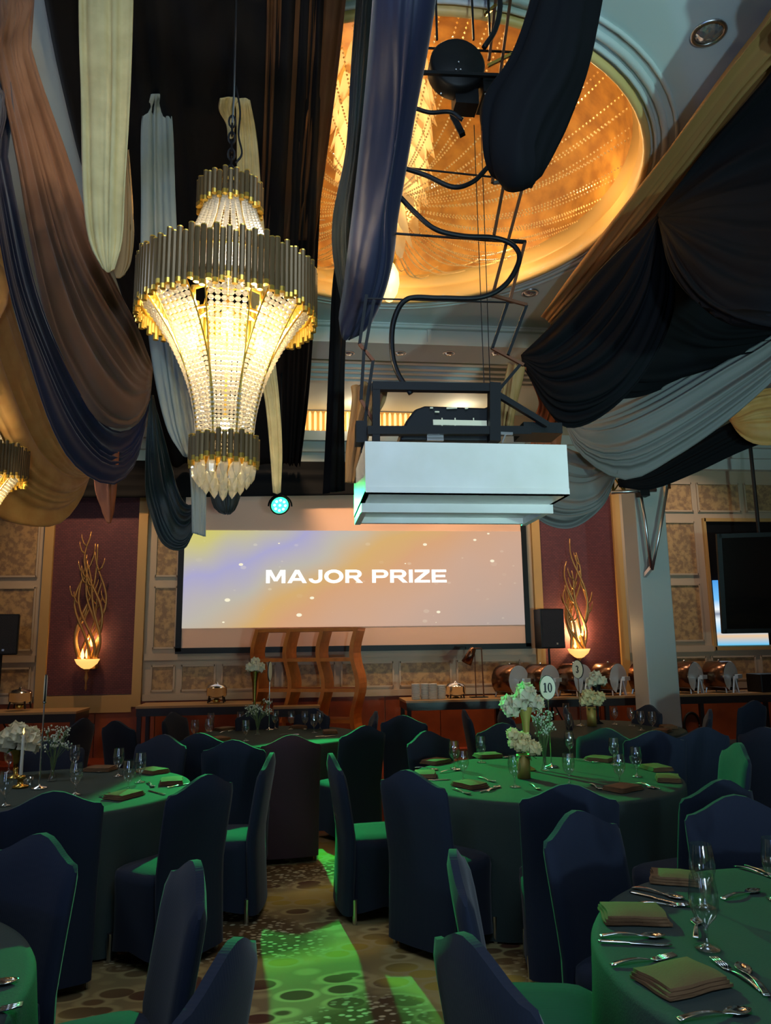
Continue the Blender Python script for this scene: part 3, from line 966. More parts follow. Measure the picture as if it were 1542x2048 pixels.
def make_chandelier():
    t = thing('bead_chandelier', 'big lit chandelier of gunmetal tubes and crystal bead strips hanging nearest', 'chandelier')
    # local z = 0 at middle of the large tube band; sizes in metres
    def tubes(r, n_, z_, l_, jag, rad):
        base = {}
        for k in range(n_):
            a = 2 * PI * k / n_
            key = (k % 12)
            up = jag * (0.0, 0.7, 0.25, 1.0, 0.4, 0.85, 0.1, 0.6, 0.95, 0.3, 0.75, 0.5)[key]
            hi = jag * (0.5, 0.0, 0.8, 0.3, 0.65, 0.1, 0.9, 0.35, 0.55, 0.05, 0.7, 0.2)[key]
            if key not in base:
                mb = MB()
                m_ = 8
                hs = [-l_ / 2 - up, -l_ / 2 + 0.024 - up, l_ / 2 - 0.006 + hi, l_ / 2 + hi]
                vs = []
                for h in hs:
                    for q in range(m_):
                        b2 = 2 * PI * (q + 0.5) / m_
                        vs.append((rad * math.cos(b2), rad * math.sin(b2), h))
                for i in range(3):
                    for q in range(m_):
                        q2 = (q + 1) % m_
                        b2 = 2 * PI * (q + 1) / m_
                        inner = math.cos(b2) < -0.3
                        mi = 1 if (i == 0 or i == 2 or inner) else 0
                        mb.add([vs[i * m_ + q], vs[i * m_ + q2], vs[(i + 1) * m_ + q2], vs[(i + 1) * m_ + q]], [(0, 1, 2, 3)], mi)
                mb.add(vs[:m_], [tuple(reversed(range(m_)))], 1)
                mb.add(vs[3 * m_:], [tuple(range(m_))], 1)
                base[key] = mb.mesh('tube', ['gunmetal', 'gold_metal'], False)
            link('tube', base[key], t, (r * math.cos(a), r * math.sin(a), z_), a)
    tubes(0.455, 96, 0.0, 0.235, 0.045, 0.0145)
    tubes(0.165, 36, 0.56, 0.125, 0.03, 0.0135)
    tubes(0.165, 36, -0.84, 0.115, 0.03, 0.0135)
    for r, z_ in ((0.44, 0.07), (0.44, -0.07), (0.15, 0.59), (0.15, 0.52), (0.15, -0.80), (0.15, -0.87), (0.245, -0.16)):
        MB().lathe([(r - 0.006, -0.006), (r + 0.006, -0.006), (r + 0.006, 0.006), (r - 0.006, 0.006), (r - 0.006, -0.006)], 40, (0, 0, z_)).build('ring_frame', 'gold_metal', t)

    def prof(s):     # hourglass strip from the band down to the low ring
        return 0.415 * (1 - s) ** 2.1 + 0.135 * (1 - (1 - s) ** 2.1), -0.05 - 0.76 * s

    def bead(mb, c, q):
        mb.ball(c, q, 6, 4, 0, 0.74)
    NS = 8
    for sidx in range(NS):
        a0 = 2 * PI * (sidx + 0.0) / NS - PI / 2
        for c_ in range(6):
            mb = MB()
            nb = 34
            for i in range(nb):
                s = i / (nb - 1)
                r_, z_ = prof(s)
                half = 0.086 * (1 - s) + 0.044 * s
                off = (c_ - 2.5) / 2.5 * half
                p = Vector((r_ * math.cos(a0) - off * math.sin(a0), r_ * math.sin(a0) + off * math.cos(a0), z_))
                bead(mb, p, 0.0178 * (1 - s) + 0.0112 * s)
            mb.build('bead_strand', 'crystal', t)
        for sg in (-1, 1):
            pts = []
            for i in range(14):
                s = i / 13
                r_, z_ = prof(s)
                half = (0.112 * (1 - s) + 0.052 * s) * sg
                pts.append((r_ * math.cos(a0) - half * math.sin(a0), r_ * math.sin(a0) + half * math.cos(a0), z_))
            MB().tube(pts, 0.0045, 5).build('rib', 'gold_metal', t)
    for sidx in range(8):       # upper bead skirt
        a0 = 2 * PI * sidx / 8 - PI / 2
        for c_ in range(4):
            mb = MB()
            for i in range(22):
                s = i / 21
                r_ = 0.12 + 0.13 * s ** 1.3
                z_ = 0.53 - 0.36 * s
                half = 0.028 + 0.05 * s
                off = (c_ - 1.5) / 1.5 * half
                bead(mb, Vector((r_ * math.cos(a0) - off * math.sin(a0), r_ * math.sin(a0) + off * math.cos(a0), z_)), 0.015)
            mb.build('bead_strand', 'crystal', t)
        pts = []
        for i in range(8):
            s = i / 7
            r_, z_ = 0.13 + 0.24 * s ** 1.6, 0.52 - 0.46 * s
            a1 = a0 + PI / 8
            pts.append((r_ * math.cos(a1), r_ * math.sin(a1), z_))
        MB().tube(pts, 0.004, 5).build('rib', 'gold_metal', t)
    # crystal drops in three tiers under the low ring
    drop = MB().lathe([(0.001, 0.04), (0.014, 0.026), (0.024, -0.012), (0.018, -0.045), (0.001, -0.07)], 6).mesh('drop', 'crystal_drop')
    for r_, z_, n_ in ((0.140, -0.925, 14), (0.118, -0.955, 13), (0.088, -0.985, 10), (0.05, -1.005, 6), (0.001, -1.02, 1)):
        for k in range(n_):
            a = 2 * PI * (k + 0.5) / n_
            link('crystal_drop', drop, t, (r_ * math.cos(a), r_ * math.sin(a), z_), a)
    # bulbs on short arms
    bulb = MB().lathe([(0.016, -0.02), (0.026, -0.05), (0.026, -0.08), (0.010, -0.115), (0.001, -0.122)], 12).mesh('bulb', 'bulb', True)
    for k in range(6):
        a = 2 * PI * k / 6 + PI / 6
        x_, y_ = 0.20 * math.cos(a), 0.20 * math.sin(a)
        z_ = -0.06 if k % 2 else -0.15
        arm = MB().tube([(0, 0, z_ + 0.10), (x_ * 0.6, y_ * 0.6, z_ + 0.09), (x_, y_, z_ + 0.05), (x_, y_, z_ - 0.02)], [0.006, 0.006, 0.015, 0.016], 8).build('arm', 'gold_metal', t, True)
        link('bulb', bulb, arm, (x_, y_, z_))
    arm = MB().tube([(0, 0, 0.6), (0, 0, -0.62), (0, 0, -0.67)], [0.008, 0.008, 0.015], 8).build('stem', 'gold_metal', t, True)
    link('bulb', bulb, arm, (0, 0, -0.65))
    # chain
    for k in range(9):
        z_ = 0.63 + 0.05 * k
        d = 0.018
        pts = [(d * math.cos(b2), 0, z_ + 0.036 * math.sin(b2)) for b2 in [2 * PI * q / 10 for q in range(11)]]
        if k % 2:
            pts = [(0, x_, z2) for x_, _, z2 in pts]
        MB().tube(pts, 0.006, 5, 0, False).build('chain_link', 'black_metal', t)
    return t


def chandelier_lights(c, p):
    for k in range(3):
        a = 2 * PI * k / 3 + PI / 2
        lamp('chandelier_bulb_light', 'POINT', (c.x + 0.16 * math.cos(a), c.y + 0.16 * math.sin(a), c.z - 0.22), p, WARMW, 0.03)
    lamp('chandelier_bulb_light', 'POINT', (c.x, c.y, c.z - 0.70), p * 0.5, WARMW, 0.03)
    lamp('chandelier_bulb_light', 'POINT', (c.x, c.y, c.z + 0.22), p * 0.9, (0.95, 0.9, 0.85), 0.03)


ch = make_chandelier()
c0 = W(456, 594, CY)
ch.location = c0
ch.rotation_euler = (0, 0, math.atan2(c0.x, c0.y) * -1)
chandelier_lights(c0, 19)
ch2 = copy_tree(ch)
ch2.location = W(-62, 928, 6.6)
ch2['label'] = 'far chandelier of tubes and beads cut off by the left picture edge'
chandelier_lights(ch2.location, 14)
t2_ = ch2.location + Vector((0, 0, 1.0))
w2_ = MB().tube([Vector((0, 0, 0)), Vector((0, 0, CEIL - t2_.z))], 0.006, 6).build('hanging_wire', 'dull_steel', None, False, t2_)
tag(w2_, 'steel wire carrying the far chandelier at the left picture edge', 'wire')
top = W(468, 188, CY)
wr = MB().tube([c0 + Vector((0, 0, 1.0)) - top, Vector((0, 0, 0)), Vector((0, 0, CEIL - top.z))], 0.006, 6).build('hanging_wire', 'dull_steel', None, False, top)
tag(wr, 'pale steel wire carrying the nearest bead chandelier', 'wire')
pts = [Vector((0.01, 0, 0.05)), Vector((0.035, 0.01, -0.1)), Vector((0.03, 0.0, -0.25)), Vector((0.05, 0, -0.36)), Vector((0.02, 0, -0.42))]
cb = MB().tube([crom(pts, i / 20) for i in range(21)], 0.006, 6).build('power_cable', 'black_plastic', None, True, top)
tag(cb, 'black looped cable tied beside the chandelier chain', 'cable')


def line_between(name, q, r, m_, label, cat, n_=8):
    P = [W(*a) for a in q]
    o0 = P[0].copy()
    k = max(2, 12 * (len(P) - 1)) if len(P) > 2 else 2
    mb = MB().tube([crom(P, i / (k - 1)) - o0 for i in range(k)], r, n_)
    return tag(mb.build(name, m_, None, True, o0), label, cat)


line_between('hanging_wire', [(318, 189, 4.7), (470, 196, 4.7), (668, 202, 4.7)], 0.004, 'dull_steel', 'thin grey wire stretched level above the chandelier, highest of three', 'wire', 5)
line_between('hanging_wire', [(330, 428, 6.6), (650, 440, 6.6)], 0.005, 'dull_steel', 'thin grey wire crossing behind the chandelier neck, middle of three', 'wire', 5)
line_between('hanging_wire', [(330, 462, 6.4), (650, 466, 6.4)], 0.005, 'dull_steel', 'thin grey wire just above the chandelier tube band, lowest of three', 'wire', 5)

# ------------------------------------------------------------------ projector lift
LY = 3.72
fl, frt = W(730, 885, LY), W(1133, 885, LY)
bl = W(730, 985, LY)
LX0, LX1 = fl.x, frt.x
LXC, LW, LZ0, LZ1 = (LX0 + LX1) / 2, LX1 - LX0, bl.z - 0.005, W(930, 886, LY).z
LD = 0.78
t = thing('projector_lift', 'white boxed ceiling lift lowered on scissor arms with a projector inside', 'projector lift', (LXC, LY + LD / 2, 0))
h = LZ1 - LZ0
bx = MB()
th_ = 0.02
bx.box((0, -LD / 2 + th_ / 2, (LZ0 + LZ1) / 2), (LW, th_, h))
bx.box((0, LD / 2 - th_ / 2, (LZ0 + LZ1) / 2), (LW, th_, h))
for sg in (-1, 1):
    bx.box((sg * (LW / 2 - th_ / 2), 0, (LZ0 + LZ1) / 2), (th_, LD - 2 * th_, h))
bx.box((0, 0, LZ0 + 0.01), (LW, LD, 0.02))
body = bx.build('box_body', 'white_paint', t)
MB().box((0, -LD / 2 - 0.003, LZ0 + 0.02), (LW, 0.006, 0.03)).build('edge_strip', 'white_paint', body)
# stepped mouldings under the box
for yo, zh, w2 in ((0.28, 0.05, LW), (0.735, 0.035, LW)):
    MB().box((0, -LD / 2 + yo, LZ0 - zh / 2), (w2, 0.035, zh)).build('moulding', 'white_paint', t)
for sg in (-1, 1):
    MB().box((sg * (LW / 2 - 0.018), 0.14, LZ0 - 0.02), (0.035, LD - 0.32, 0.04)).build('moulding', 'white_paint', t)
# black steel cage
def L(px, py, dy=0.12):
    p = W(px, py, LY + dy)
    return Vector((p.x - LXC, p.y - LY - LD / 2, p.z))


def part_bar(name, a, b_, w, m_='black_metal', parent=None):
    return MB().bar(a, b_, w).build(name, m_, parent or t)


cage = MB()
for dy in (0.12, 0.62):
    cage.bar(L(745, 773, dy), L(1000, 777, dy), 0.045)
    cage.bar(L(752, 766, dy), L(752, 884, dy), 0.04)
    cage.bar(L(988, 768, dy), L(988, 884, dy), 0.06)
    cage.bar(L(735, 862, dy), L(1060, 862, dy), 0.045)
for px_ in (750, 988):
    cage.bar(L(px_, 774, 0.12), L(px_, 774, 0.62), 0.04)
cage.bar(L(988, 785, 0.12), L(1095, 850, 0.12), 0.03)
cage.box(L(722, 868, 0.2), (0.06, 0.1, 0.12))
cage.box(L(1075, 865, 0.25), (0.22, 0.2, 0.06))
cage.build('cage_frame', 'black_metal', t)
pj = Matrix.Translation(L(890, 845, 0.3)) @ Matrix.Rotation(R(90), 4, 'X')
p0 = L(890, 845, 0.3)
def lp2(px_, py_):
    q = L(px_, py_, 0.16)
    return (q.x - p0.x, q.z - p0.z)


poly = [lp2(800, 880), lp2(990, 882), lp2(990, 806), lp2(970, 815), lp2(850, 811), lp2(830, 818), lp2(812, 842)]
pr = MB().prism(poly, -0.20, 0.14, 0, pj).build('projector_body', 'black_plastic', t)
bevel(pr, 0.012)
q0, q1 = L(866, 846, 0.152), L(973, 846, 0.152)
MB().box((q0 + q1) / 2, (q1.x - q0.x, 0.012, 0.03)).build('connector_strip', 'sign_face', t)
for px_ in (884, 910, 947):
    MB().bar(L(px_, 836, 0.15), L(px_, 862, 0.15), 0.006).build('cable_tie', 'sign_face', t)
for a, b_ in ((860, 866), (893, 914), (930, 936)):
    MB().bar(L(a, 816 + (a - 860) * 0.02, 0.15), L(b_, 816, 0.15), 0.008).build('maker_mark', 'sign_face', t)
q = L(874, 824, 0.15)
MB().box(q, (0.024, 0.01, 0.007)).build('maker_mark', 'sign_face', t)
MB().box(L(870, 873, 0.14), (0.09, 0.02, 0.05)).build('junction_box', 'dull_steel', t)
MB().bar(L(985, 866, 0.10), L(1025, 868, 0.10), 0.015).build('bracket', 'dull_steel', t)
MB().bar(L(1012, 866, 0.10), L(1004, 886, 0.10), 0.008).build('bracket', 'dull_steel', t)
# scissor arms, right and left
def arms(segs, dy):
    for (a, b_, m_) in segs:
        part_bar('scissor_arm', L(*a, dy), L(*b_, dy), 0.017, m_)


arms([((1008, 366), (988, 470), 'rust_metal'), ((1049, 360), (1016, 482), 'rust_metal'), ((986, 366), (1052, 358), 'dull_steel'),
      ((1013, 486), (984, 594), 'rust_metal'), ((1050, 484), (1020, 600), 'rust_metal'), ((960, 478), (1052, 484), 'black_metal'),
      ((982, 590), (1054, 610), 'rust_metal'), ((1015, 606), (984, 698), 'black_metal'), ((1053, 610), (1015, 712), 'black_metal'),
      ((984, 696), (1047, 730), 'rust_metal'), ((1040, 730), (996, 782), 'black_metal'),
      ((1029, -60), (1000, 150), 'rust_metal'), ((998, -60), (978, 120), 'rust_metal'), ((975, 132), (1024, 108), 'brass'), ((970, 30), (992, 10), 'brass'),
      ((1000, 150), (985, 366), 'rust_metal'), ((1024, 108), (1010, 366), 'rust_metal')], 0.18)
arms([((733, 590), (719, 688), 'black_metal'), ((748, 600), (730, 700), 'black_metal'), ((719, 688), (747, 722), 'rust_metal'), ((746, 722), (736, 790), 'black_metal'),
      ((728, 700), (722, 800), 'black_metal'), ((722, 800), (748, 845), 'rust_metal'), ((748, 845), (762, 790), 'rust_metal'), ((736, 790), (724, 905), 'black_metal')], 0.2)
part_bar('tie_rod', L(735, 597, 0.2), L(1050, 606, 0.2), 0.008)
part_bar('tie_rod', L(790, 467, 0.2), L(1050, 486, 0.2), 0.010)
part_bar('tie_rod', L(806, 335, 0.2), L(985, 354, 0.2), 0.008)
part_bar('tie_rod', L(828, 95, 0.2), L(1040, 105, 0.2), 0.010)
# motor drum at the head
dm = L(912, 140, 0.15)
drum = MB().lathe([(0.001, -0.07), (0.15, -0.07), (0.165, -0.05), (0.165, 0.05), (0.15, 0.07), (0.001, 0.07)], 32, (0, 0, 0), 0, 0, 2 * PI, 'Y').build('motor_drum', 'black_metal', t, True, dm)
MB().bar(L(838, 145, 0.07), L(1010, 152, 0.07), 0.02).build('drum_strap', 'black_metal', t)
for px_, py_ in ((917, 124), (912, 139), (921, 139), (971, 188), (882, 187)):
    MB().ball(L(px_, py_, 0.07), 0.006, 6, 4).build('bolt', 'dull_steel', t)
MB().box(L(930, 205, 0.2), (0.14, 0.12, 0.10)).build('winch_head', 'black_metal', t)
MB().bar(L(905, 230, 0.14), L(925, 270, 0.12), 0.035).build('winch_hook', 'black_metal', t)
MB().box(L(975, 190, 0.2), (0.10, 0.2, 0.12)).build('winch_head', 'black_metal', t)
# suspension straps from winch to ceiling
for px_ in (874, 947, 980):
    a = L(px_, 80, 0.15)
    MB().bar(a, Vector((a.x, a.y, CEIL)), 0.012).build('hanger_rod', 'black_metal', t)
for a, b_ in (((948, 250), (968, 765)), ((962, 250), (980, 765))):
    MB().bar(L(*a, 0.3), L(*b_, 0.3), 0.004).build('lift_cable', 'black_metal', t)

line_between('signal_cable', [(792, 385, 3.85), (830, 425, 3.85), (870, 458, 3.85), (925, 472, 3.85), (990, 476, 3.85), (1028, 492, 3.85), (1038, 522, 3.85), (1010, 570, 3.85), (960, 595, 3.85), (880, 596, 3.85), (815, 598, 3.85), (788, 640, 3.85), (784, 700, 3.85), (795, 745, 3.85), (822, 788, 3.85)], 0.015, 'black_plastic', 'thick black cable looping down in front of the dome to the projector', 'cable')
line_between('signal_cable', [(800, 334, 3.75), (850, 350, 3.75), (905, 374, 3.75), (945, 364, 3.75), (975, 335, 3.75)], 0.014, 'black_plastic', 'short black cable sagging across the glowing glass leaves', 'cable')
line_between('signal_cable', [(826, 215, 3.75), (860, 225, 3.75), (900, 224, 3.75), (925, 240, 3.75)], 0.012, 'black_plastic', 'short black cable under the round motor drum', 'cable')
line_between('signal_cable', [(992, -60, 3.7), (1000, 10, 3.7), (990, 60, 3.7), (968, 95, 3.7)], 0.016, 'black_plastic', 'black cable dropping from the top onto the motor drum', 'cable')

# ------------------------------------------------------------------ green stage lamp in front of the screen
gp = W(560, 1011, 9.6)
t = thing('stage_lamp', 'small round stage lamp shining green in front of the screen', 'stage light', gp)
aim = (Vector((1.1, 3.9, 0.0)) - gp).to_track_quat('-Z', 'Y')
Mq = aim.to_matrix().to_4x4()
mb = MB().lathe([(0.001, 0.16), (0.09, 0.15), (0.125, 0.05), (0.13, 0.0), (0.118, -0.004), (0.112, 0.012)], 24)
mb.v = [tuple(Mq @ Vector(v)) for v in mb.v]
mb.build('housing', 'black_metal', t, True)
led = MB().lathe([(0.112, 0.008), (0.001, 0.006)], 24)
led.v = [tuple(Mq @ Vector(v)) for v in led.v]
led.build('lens', 'green_led', t)
for k in range(9):
    a = 2 * PI * k / 8
    r_ = 0.07 if k < 8 else 0.0
    e = MB().ball((r_ * math.cos(a), r_ * math.sin(a), 0.003), 0.018, 8, 4)
    e.v = [tuple(Mq @ Vector(v)) for v in e.v]
    e.build('led', 'white_led', t)
yk = [(0.15 * math.cos(a), 0.06, 0.15 * math.sin(a)) for a in [PI * i / 12 for i in range(13)]]
MB().tube(yk, 0.012, 6).build('yoke', 'black_metal', t)
MB().tube([(0, 0.06, 0.15), (0, 0.06, CEIL - gp.z)], 0.012, 6).build('drop_pipe', 'black_metal', t)
gl = lamp('green_beam', 'SPOT', gp + (Vector((1.1, 3.9, 0.0)) - gp).normalized() * 0.05, 1700, GREEN, 0.05, (1.1, 3.9, 0.0), 46, 0.15)

# ------------------------------------------------------------------ drapes
def G(*pts):
    return list(pts)


# overhead dark canopy and the sheers beside the dome
drape('ceiling_drape', [G((60, -160, 3.3), (120, 150, 4.6), (190, 420, 6.4), (260, 640, 8.6), (300, 800, 10.4), (330, 930, 12.0)),
                        G((300, -160, 3.5), (320, 150, 4.8), (350, 420, 6.7), (390, 640, 8.8), (420, 800, 10.6), (440, 930, 12.0)),
                        G((580, -160, 3.7), (570, 150, 5.0), (560, 420, 6.9), (560, 640, 8.9), (560, 800, 10.6), (560, 930, 12.0)),
                        G((660, -160, 3.8), (652, 150, 5.1), (640, 420, 7.0), (628, 640, 8.9), (616, 800, 10.6), (600, 930, 12.0))],
      'black_cloth', 'black cloth canopy stretched under the ceiling behind the nearest chandelier', folds=9, amp=0.05, taper=(0, 0), seed=3)
drape('ceiling_drape', [G((535, -120, 3.4), (532, 100, 4.2), (525, 300, 5.2), (515, 480, 6.3)),
                        G((610, -120, 3.4), (600, 100, 4.2), (585, 300, 5.2), (565, 480, 6.3)),
                        G((702, -120, 3.4), (680, 100, 4.2), (655, 300, 5.2), (630, 480, 6.3))],
      'brown_sheer', 'brown translucent drape hanging along the left rim of the golden dome', folds=7, amp=0.05, taper=(0, 0.1), seed=5)
drape('valance_drape', [G((-420, 915, 12.2), (0, 920, 12.2), (350, 922, 12.2), (700, 924, 12.2), (1060, 930, 12.2)),
                        G((-420, 998, 12.12), (0, 995, 12.12), (350, 994, 12.12), (700, 990, 12.12), (1060, 988, 12.12))],
      'black_cloth', 'black cloth valance running along the wall above the screen', folds=2, amp=0.03, taper=(0, 0), seed=4, ns=60)
# long cream tails on the left
drape('cloth_tail', [G((166, -330, 3.1), (160, 0, 3.1), (163, 200, 3.1), (166, 380, 3.1), (178, 480, 3.1), (205, 536, 3.1)),
                     G((215, -330, 3.1), (212, 0, 3.1), (212, 200, 3.1), (210, 380, 3.1), (212, 490, 3.1), (216, 545, 3.1)),
                     G((272, -330, 3.1), (265, 0, 3.1), (259, 200, 3.1), (250, 380, 3.1), (245, 480, 3.1), (228, 538, 3.1))],
      'cream_cloth', 'long crumpled cream cloth strip hanging at the upper left', folds=3, amp=0.022, taper=(0, 0.05), seed=6)
drape('cloth_tail', [G((236, 300, 3.4), (232, 420, 3.4), (222, 520, 3.4), (232, 556, 3.4)), G((250, 300, 3.4), (255, 420, 3.4), (250, 520, 3.4), (240, 556, 3.4)), G((258, 300, 3.4), (266, 450, 3.4), (262, 520, 3.4), (248, 550, 3.4))],
      'tan_cloth', 'small tan cloth end peeking behind the long cream strip', folds=2, amp=0.03, seed=8)
drape('cloth_tail', [G((300, 188, 4.75), (284, 240, 4.75), (284, 400, 4.75), (284, 540, 4.75), (296, 660, 4.75), (312, 770, 4.75), (335, 860, 4.75), (366, 912, 4.75)),
                     G((316, 188, 4.75), (316, 240, 4.75), (318, 400, 4.75), (322, 540, 4.75), (335, 660, 4.75), (348, 770, 4.75), (362, 860, 4.75), (376, 914, 4.75)),
                     G((330, 188, 4.75), (344, 240, 4.75), (350, 400, 4.75), (357, 540, 4.75), (368, 660, 4.75), (378, 770, 4.75), (392, 850, 4.75), (398, 905, 4.75))],
      'pale_cloth', 'long pale grey cloth strip hanging from the wire behind the chandelier', folds=3, amp=0.035, taper=(0.03, 0.05), seed=9)
drape('cloth_tail', [G((372, 850, 4.78), (382, 960, 4.78), (384, 1066, 4.78)), G((384, 850, 4.78), (397, 960, 4.78), (398, 1070, 4.78)), G((396, 850, 4.78), (411, 960, 4.78), (412, 1074, 4.78))],
      'pale_cloth', 'short pale blue-grey cloth tail below the chandelier, over the screen corner', folds=2, amp=0.03, taper=(0, 0), seed=10)
drape('cloth_tail', [G((440, 196, 4.8), (438, 215, 4.8), (452, 245, 4.8), (456, 275, 4.8)), G((462, 194, 4.75), (458, 215, 4.75), (464, 245, 4.75), (462, 278, 4.75)), G((478, 196, 4.8), (470, 215, 4.8), (470, 245, 4.8), (466, 275, 4.8))],
      'cream_cloth', 'small knotted cream rag at the wire above the chandelier', folds=2, amp=0.03, seed=11)
drape('cloth_tail', [G((472, 198, 4.85), (474, 280, 4.85), (476, 380, 4.85), (488, 520, 4.85), (510, 700, 4.85), (530, 800, 4.85), (540, 900, 4.85), (546, 985, 4.85)),
                     G((490, 196, 4.85), (494, 280, 4.85), (498, 380, 4.85), (512, 520, 4.85), (530, 700, 4.85), (544, 800, 4.85), (552, 900, 4.85), (554, 988, 4.85)),
                     G((500, 200, 4.85), (514, 280, 4.85), (522, 380, 4.85), (534, 520, 4.85), (548, 700, 4.85), (558, 800, 4.85), (564, 900, 4.85), (561, 985, 4.85))],
      'cream_cloth', 'narrow cream cloth strip running down behind the chandelier to the green lamp', folds=3, amp=0.03, taper=(0.03, 0), seed=12)
# left swags
drape('swag_drape', [G(('w', -2.30, 1.70, 5.25), (-70, -120, 2.7), (-20, 100, 3.1), (25, 300, 3.7), (61, 500, 4.4), (100, 670, 5.1), (151, 772, 5.6), (194, 839, 5.9), (235, 858, 6.2), (272, 848, 6.4), (300, 800, 6.5)),
                     G(('w', -2.24, 1.70, 5.25), (-40, -120, 2.8), (5, 100, 3.2), (55, 300, 3.8), (100, 500, 4.5), (150, 650, 5.2), (200, 745, 5.7), (240, 795, 6.0), (265, 810, 6.2), (285, 800, 6.4), (302, 780, 6.5)),
                     G(('w', -2.18, 1.70, 5.25), (-10, -120, 2.9), (30, 100, 3.3), (85, 300, 3.9), (145, 500, 4.6), (200, 610, 5.3), (245, 680, 5.8), (270, 725, 6.1), (284, 745, 6.3), (295, 752, 6.4), (304, 755, 6.5)),
                     G(('w', -2.12, 1.70, 5.25), (10, -120, 3.0), (58, 100, 3.4), (128, 300, 4.0), (188, 480, 4.7), (240, 585, 5.4), (270, 640, 5.8), (286, 680, 6.1), (296, 705, 6.3), (302, 722, 6.4), (306, 735, 6.5))],
      'mauve_cloth', 'mauve brown swag sweeping down the left side to the knot beside the chandelier', folds=6, amp=0.06, taper=(0, 0.25), seed=13, per=8)
drape('swag_drape', [G(('w', -2.90, 2.20, 5.25), (-90, 60, 3.0), (-30, 330, 3.6), (12, 560, 4.3), (58, 720, 5.0), (98, 840, 5.5), (140, 918, 5.9), (190, 960, 6.2), (235, 967, 6.4), (272, 926, 6.6), (292, 850, 6.7)),
                     G(('w', -2.84, 2.20, 5.25), (-70, 60, 3.1), (-10, 330, 3.7), (36, 560, 4.4), (85, 700, 5.1), (128, 800, 5.6), (170, 870, 6.0), (210, 910, 6.3), (248, 915, 6.5), (278, 880, 6.6), (296, 825, 6.7)),
                     G(('w', -2.78, 2.20, 5.25), (-50, 60, 3.2), (15, 330, 3.8), (66, 560, 4.5), (112, 690, 5.2), (158, 780, 5.7), (198, 840, 6.1), (232, 862, 6.4), (262, 858, 6.6), (286, 835, 6.7), (300, 800, 6.75))],
      'navy_cloth', 'shiny navy black swag under the mauve swag at the left', folds=5, amp=0.05, taper=(0, 0.25), seed=14, per=8)
drape('swag_drape', [G(('w', -5.20, 4.40, 5.25), (-190, 560, 5.44), (-150, 760, 6.53), (-90, 930, 7.34), (-20, 1025, 8.02), (50, 1052, 8.43), (115, 1050, 8.84), (158, 1005, 9.11), (180, 952, 9.38)),
                     G(('w', -5.12, 4.40, 5.25), (-130, 520, 5.44), (-80, 720, 6.53), (-20, 870, 7.34), (40, 965, 8.02), (95, 1000, 8.43), (138, 1000, 8.84), (165, 978, 9.11), (180, 950, 9.38)),
                     G(('w', -5.04, 4.40, 5.25), (-70, 480, 5.44), (-25, 680, 6.53), (25, 810, 7.34), (75, 905, 8.02), (115, 945, 8.43), (148, 960, 8.84), (168, 958, 9.11), (181, 950, 9.38)),
                     G(('w', -4.96, 4.40, 5.25), (-30, 440, 5.44), (5, 560, 6.53), (42, 680, 7.34), (85, 805, 8.02), (122, 890, 8.43), (150, 930, 8.84), (168, 943, 9.11), (182, 949, 9.38))],
      'gold_cloth', 'golden brown swag hanging low at the left picture edge', folds=6, amp=0.06, taper=(0, 0.25), seed=15, per=8)
drape('swag_drape', [G((300, 790, 6.5), (292, 900, 6.7), (292, 985, 7.1), (303, 1035, 7.15), (321, 1082, 7.2), (345, 1100, 7.2), (370, 1097, 7.2), (386, 1068, 7.2)),
                     G((304, 790, 6.5), (308, 900, 6.7), (320, 985, 7.1), (335, 1035, 7.15), (350, 1065, 7.2), (365, 1072, 7.2), (378, 1062, 7.2), (388, 1035, 7.2)),
                     G((307, 790, 6.52), (328, 880, 6.75), (346, 950, 7.1), (358, 985, 7.15), (368, 1003, 7.2), (377, 1010, 7.2), (385, 1008, 7.2), (391, 1000, 7.2))],
      'green_black_cloth', 'dark green swag drooping over the left corner of the screen', folds=6, amp=0.06, taper=(0.2, 0.2), seed=16)
drape('cloth_tail', [G((192, 905, 6.45), (194, 980, 6.45), (204, 1020, 6.45), (216, 1046, 6.45)), G((214, 905, 6.4), (214, 980, 6.4), (217, 1020, 6.4), (219, 1047, 6.4)), G((236, 905, 6.45), (234, 980, 6.45), (228, 1020, 6.45), (221, 1045, 6.45))],
      'orange_cloth', 'short rust orange cloth tip hanging before the left maroon panel', folds=2, amp=0.03, taper=(0, 0), seed=17)
drape('cloth_tail', [G((438, 600, 8.0), (426, 800, 7.2), (416, 930, 7.2), (418, 985, 7.2), (428, 1018, 7.2), (448, 1028, 7.2)), G((452, 600, 8.0), (448, 800, 7.2), (446, 930, 7.15), (448, 980, 7.1), (452, 1015, 7.1), (456, 1029, 7.15)), G((468, 600, 8.0), (474, 800, 7.2), (482, 930, 7.2), (480, 980, 7.2), (470, 1015, 7.2), (460, 1028, 7.2))],
      'green_black_cloth', 'dark rounded cloth end just below the chandelier crystals', folds=3, amp=0.05, taper=(0, 0), seed=18)
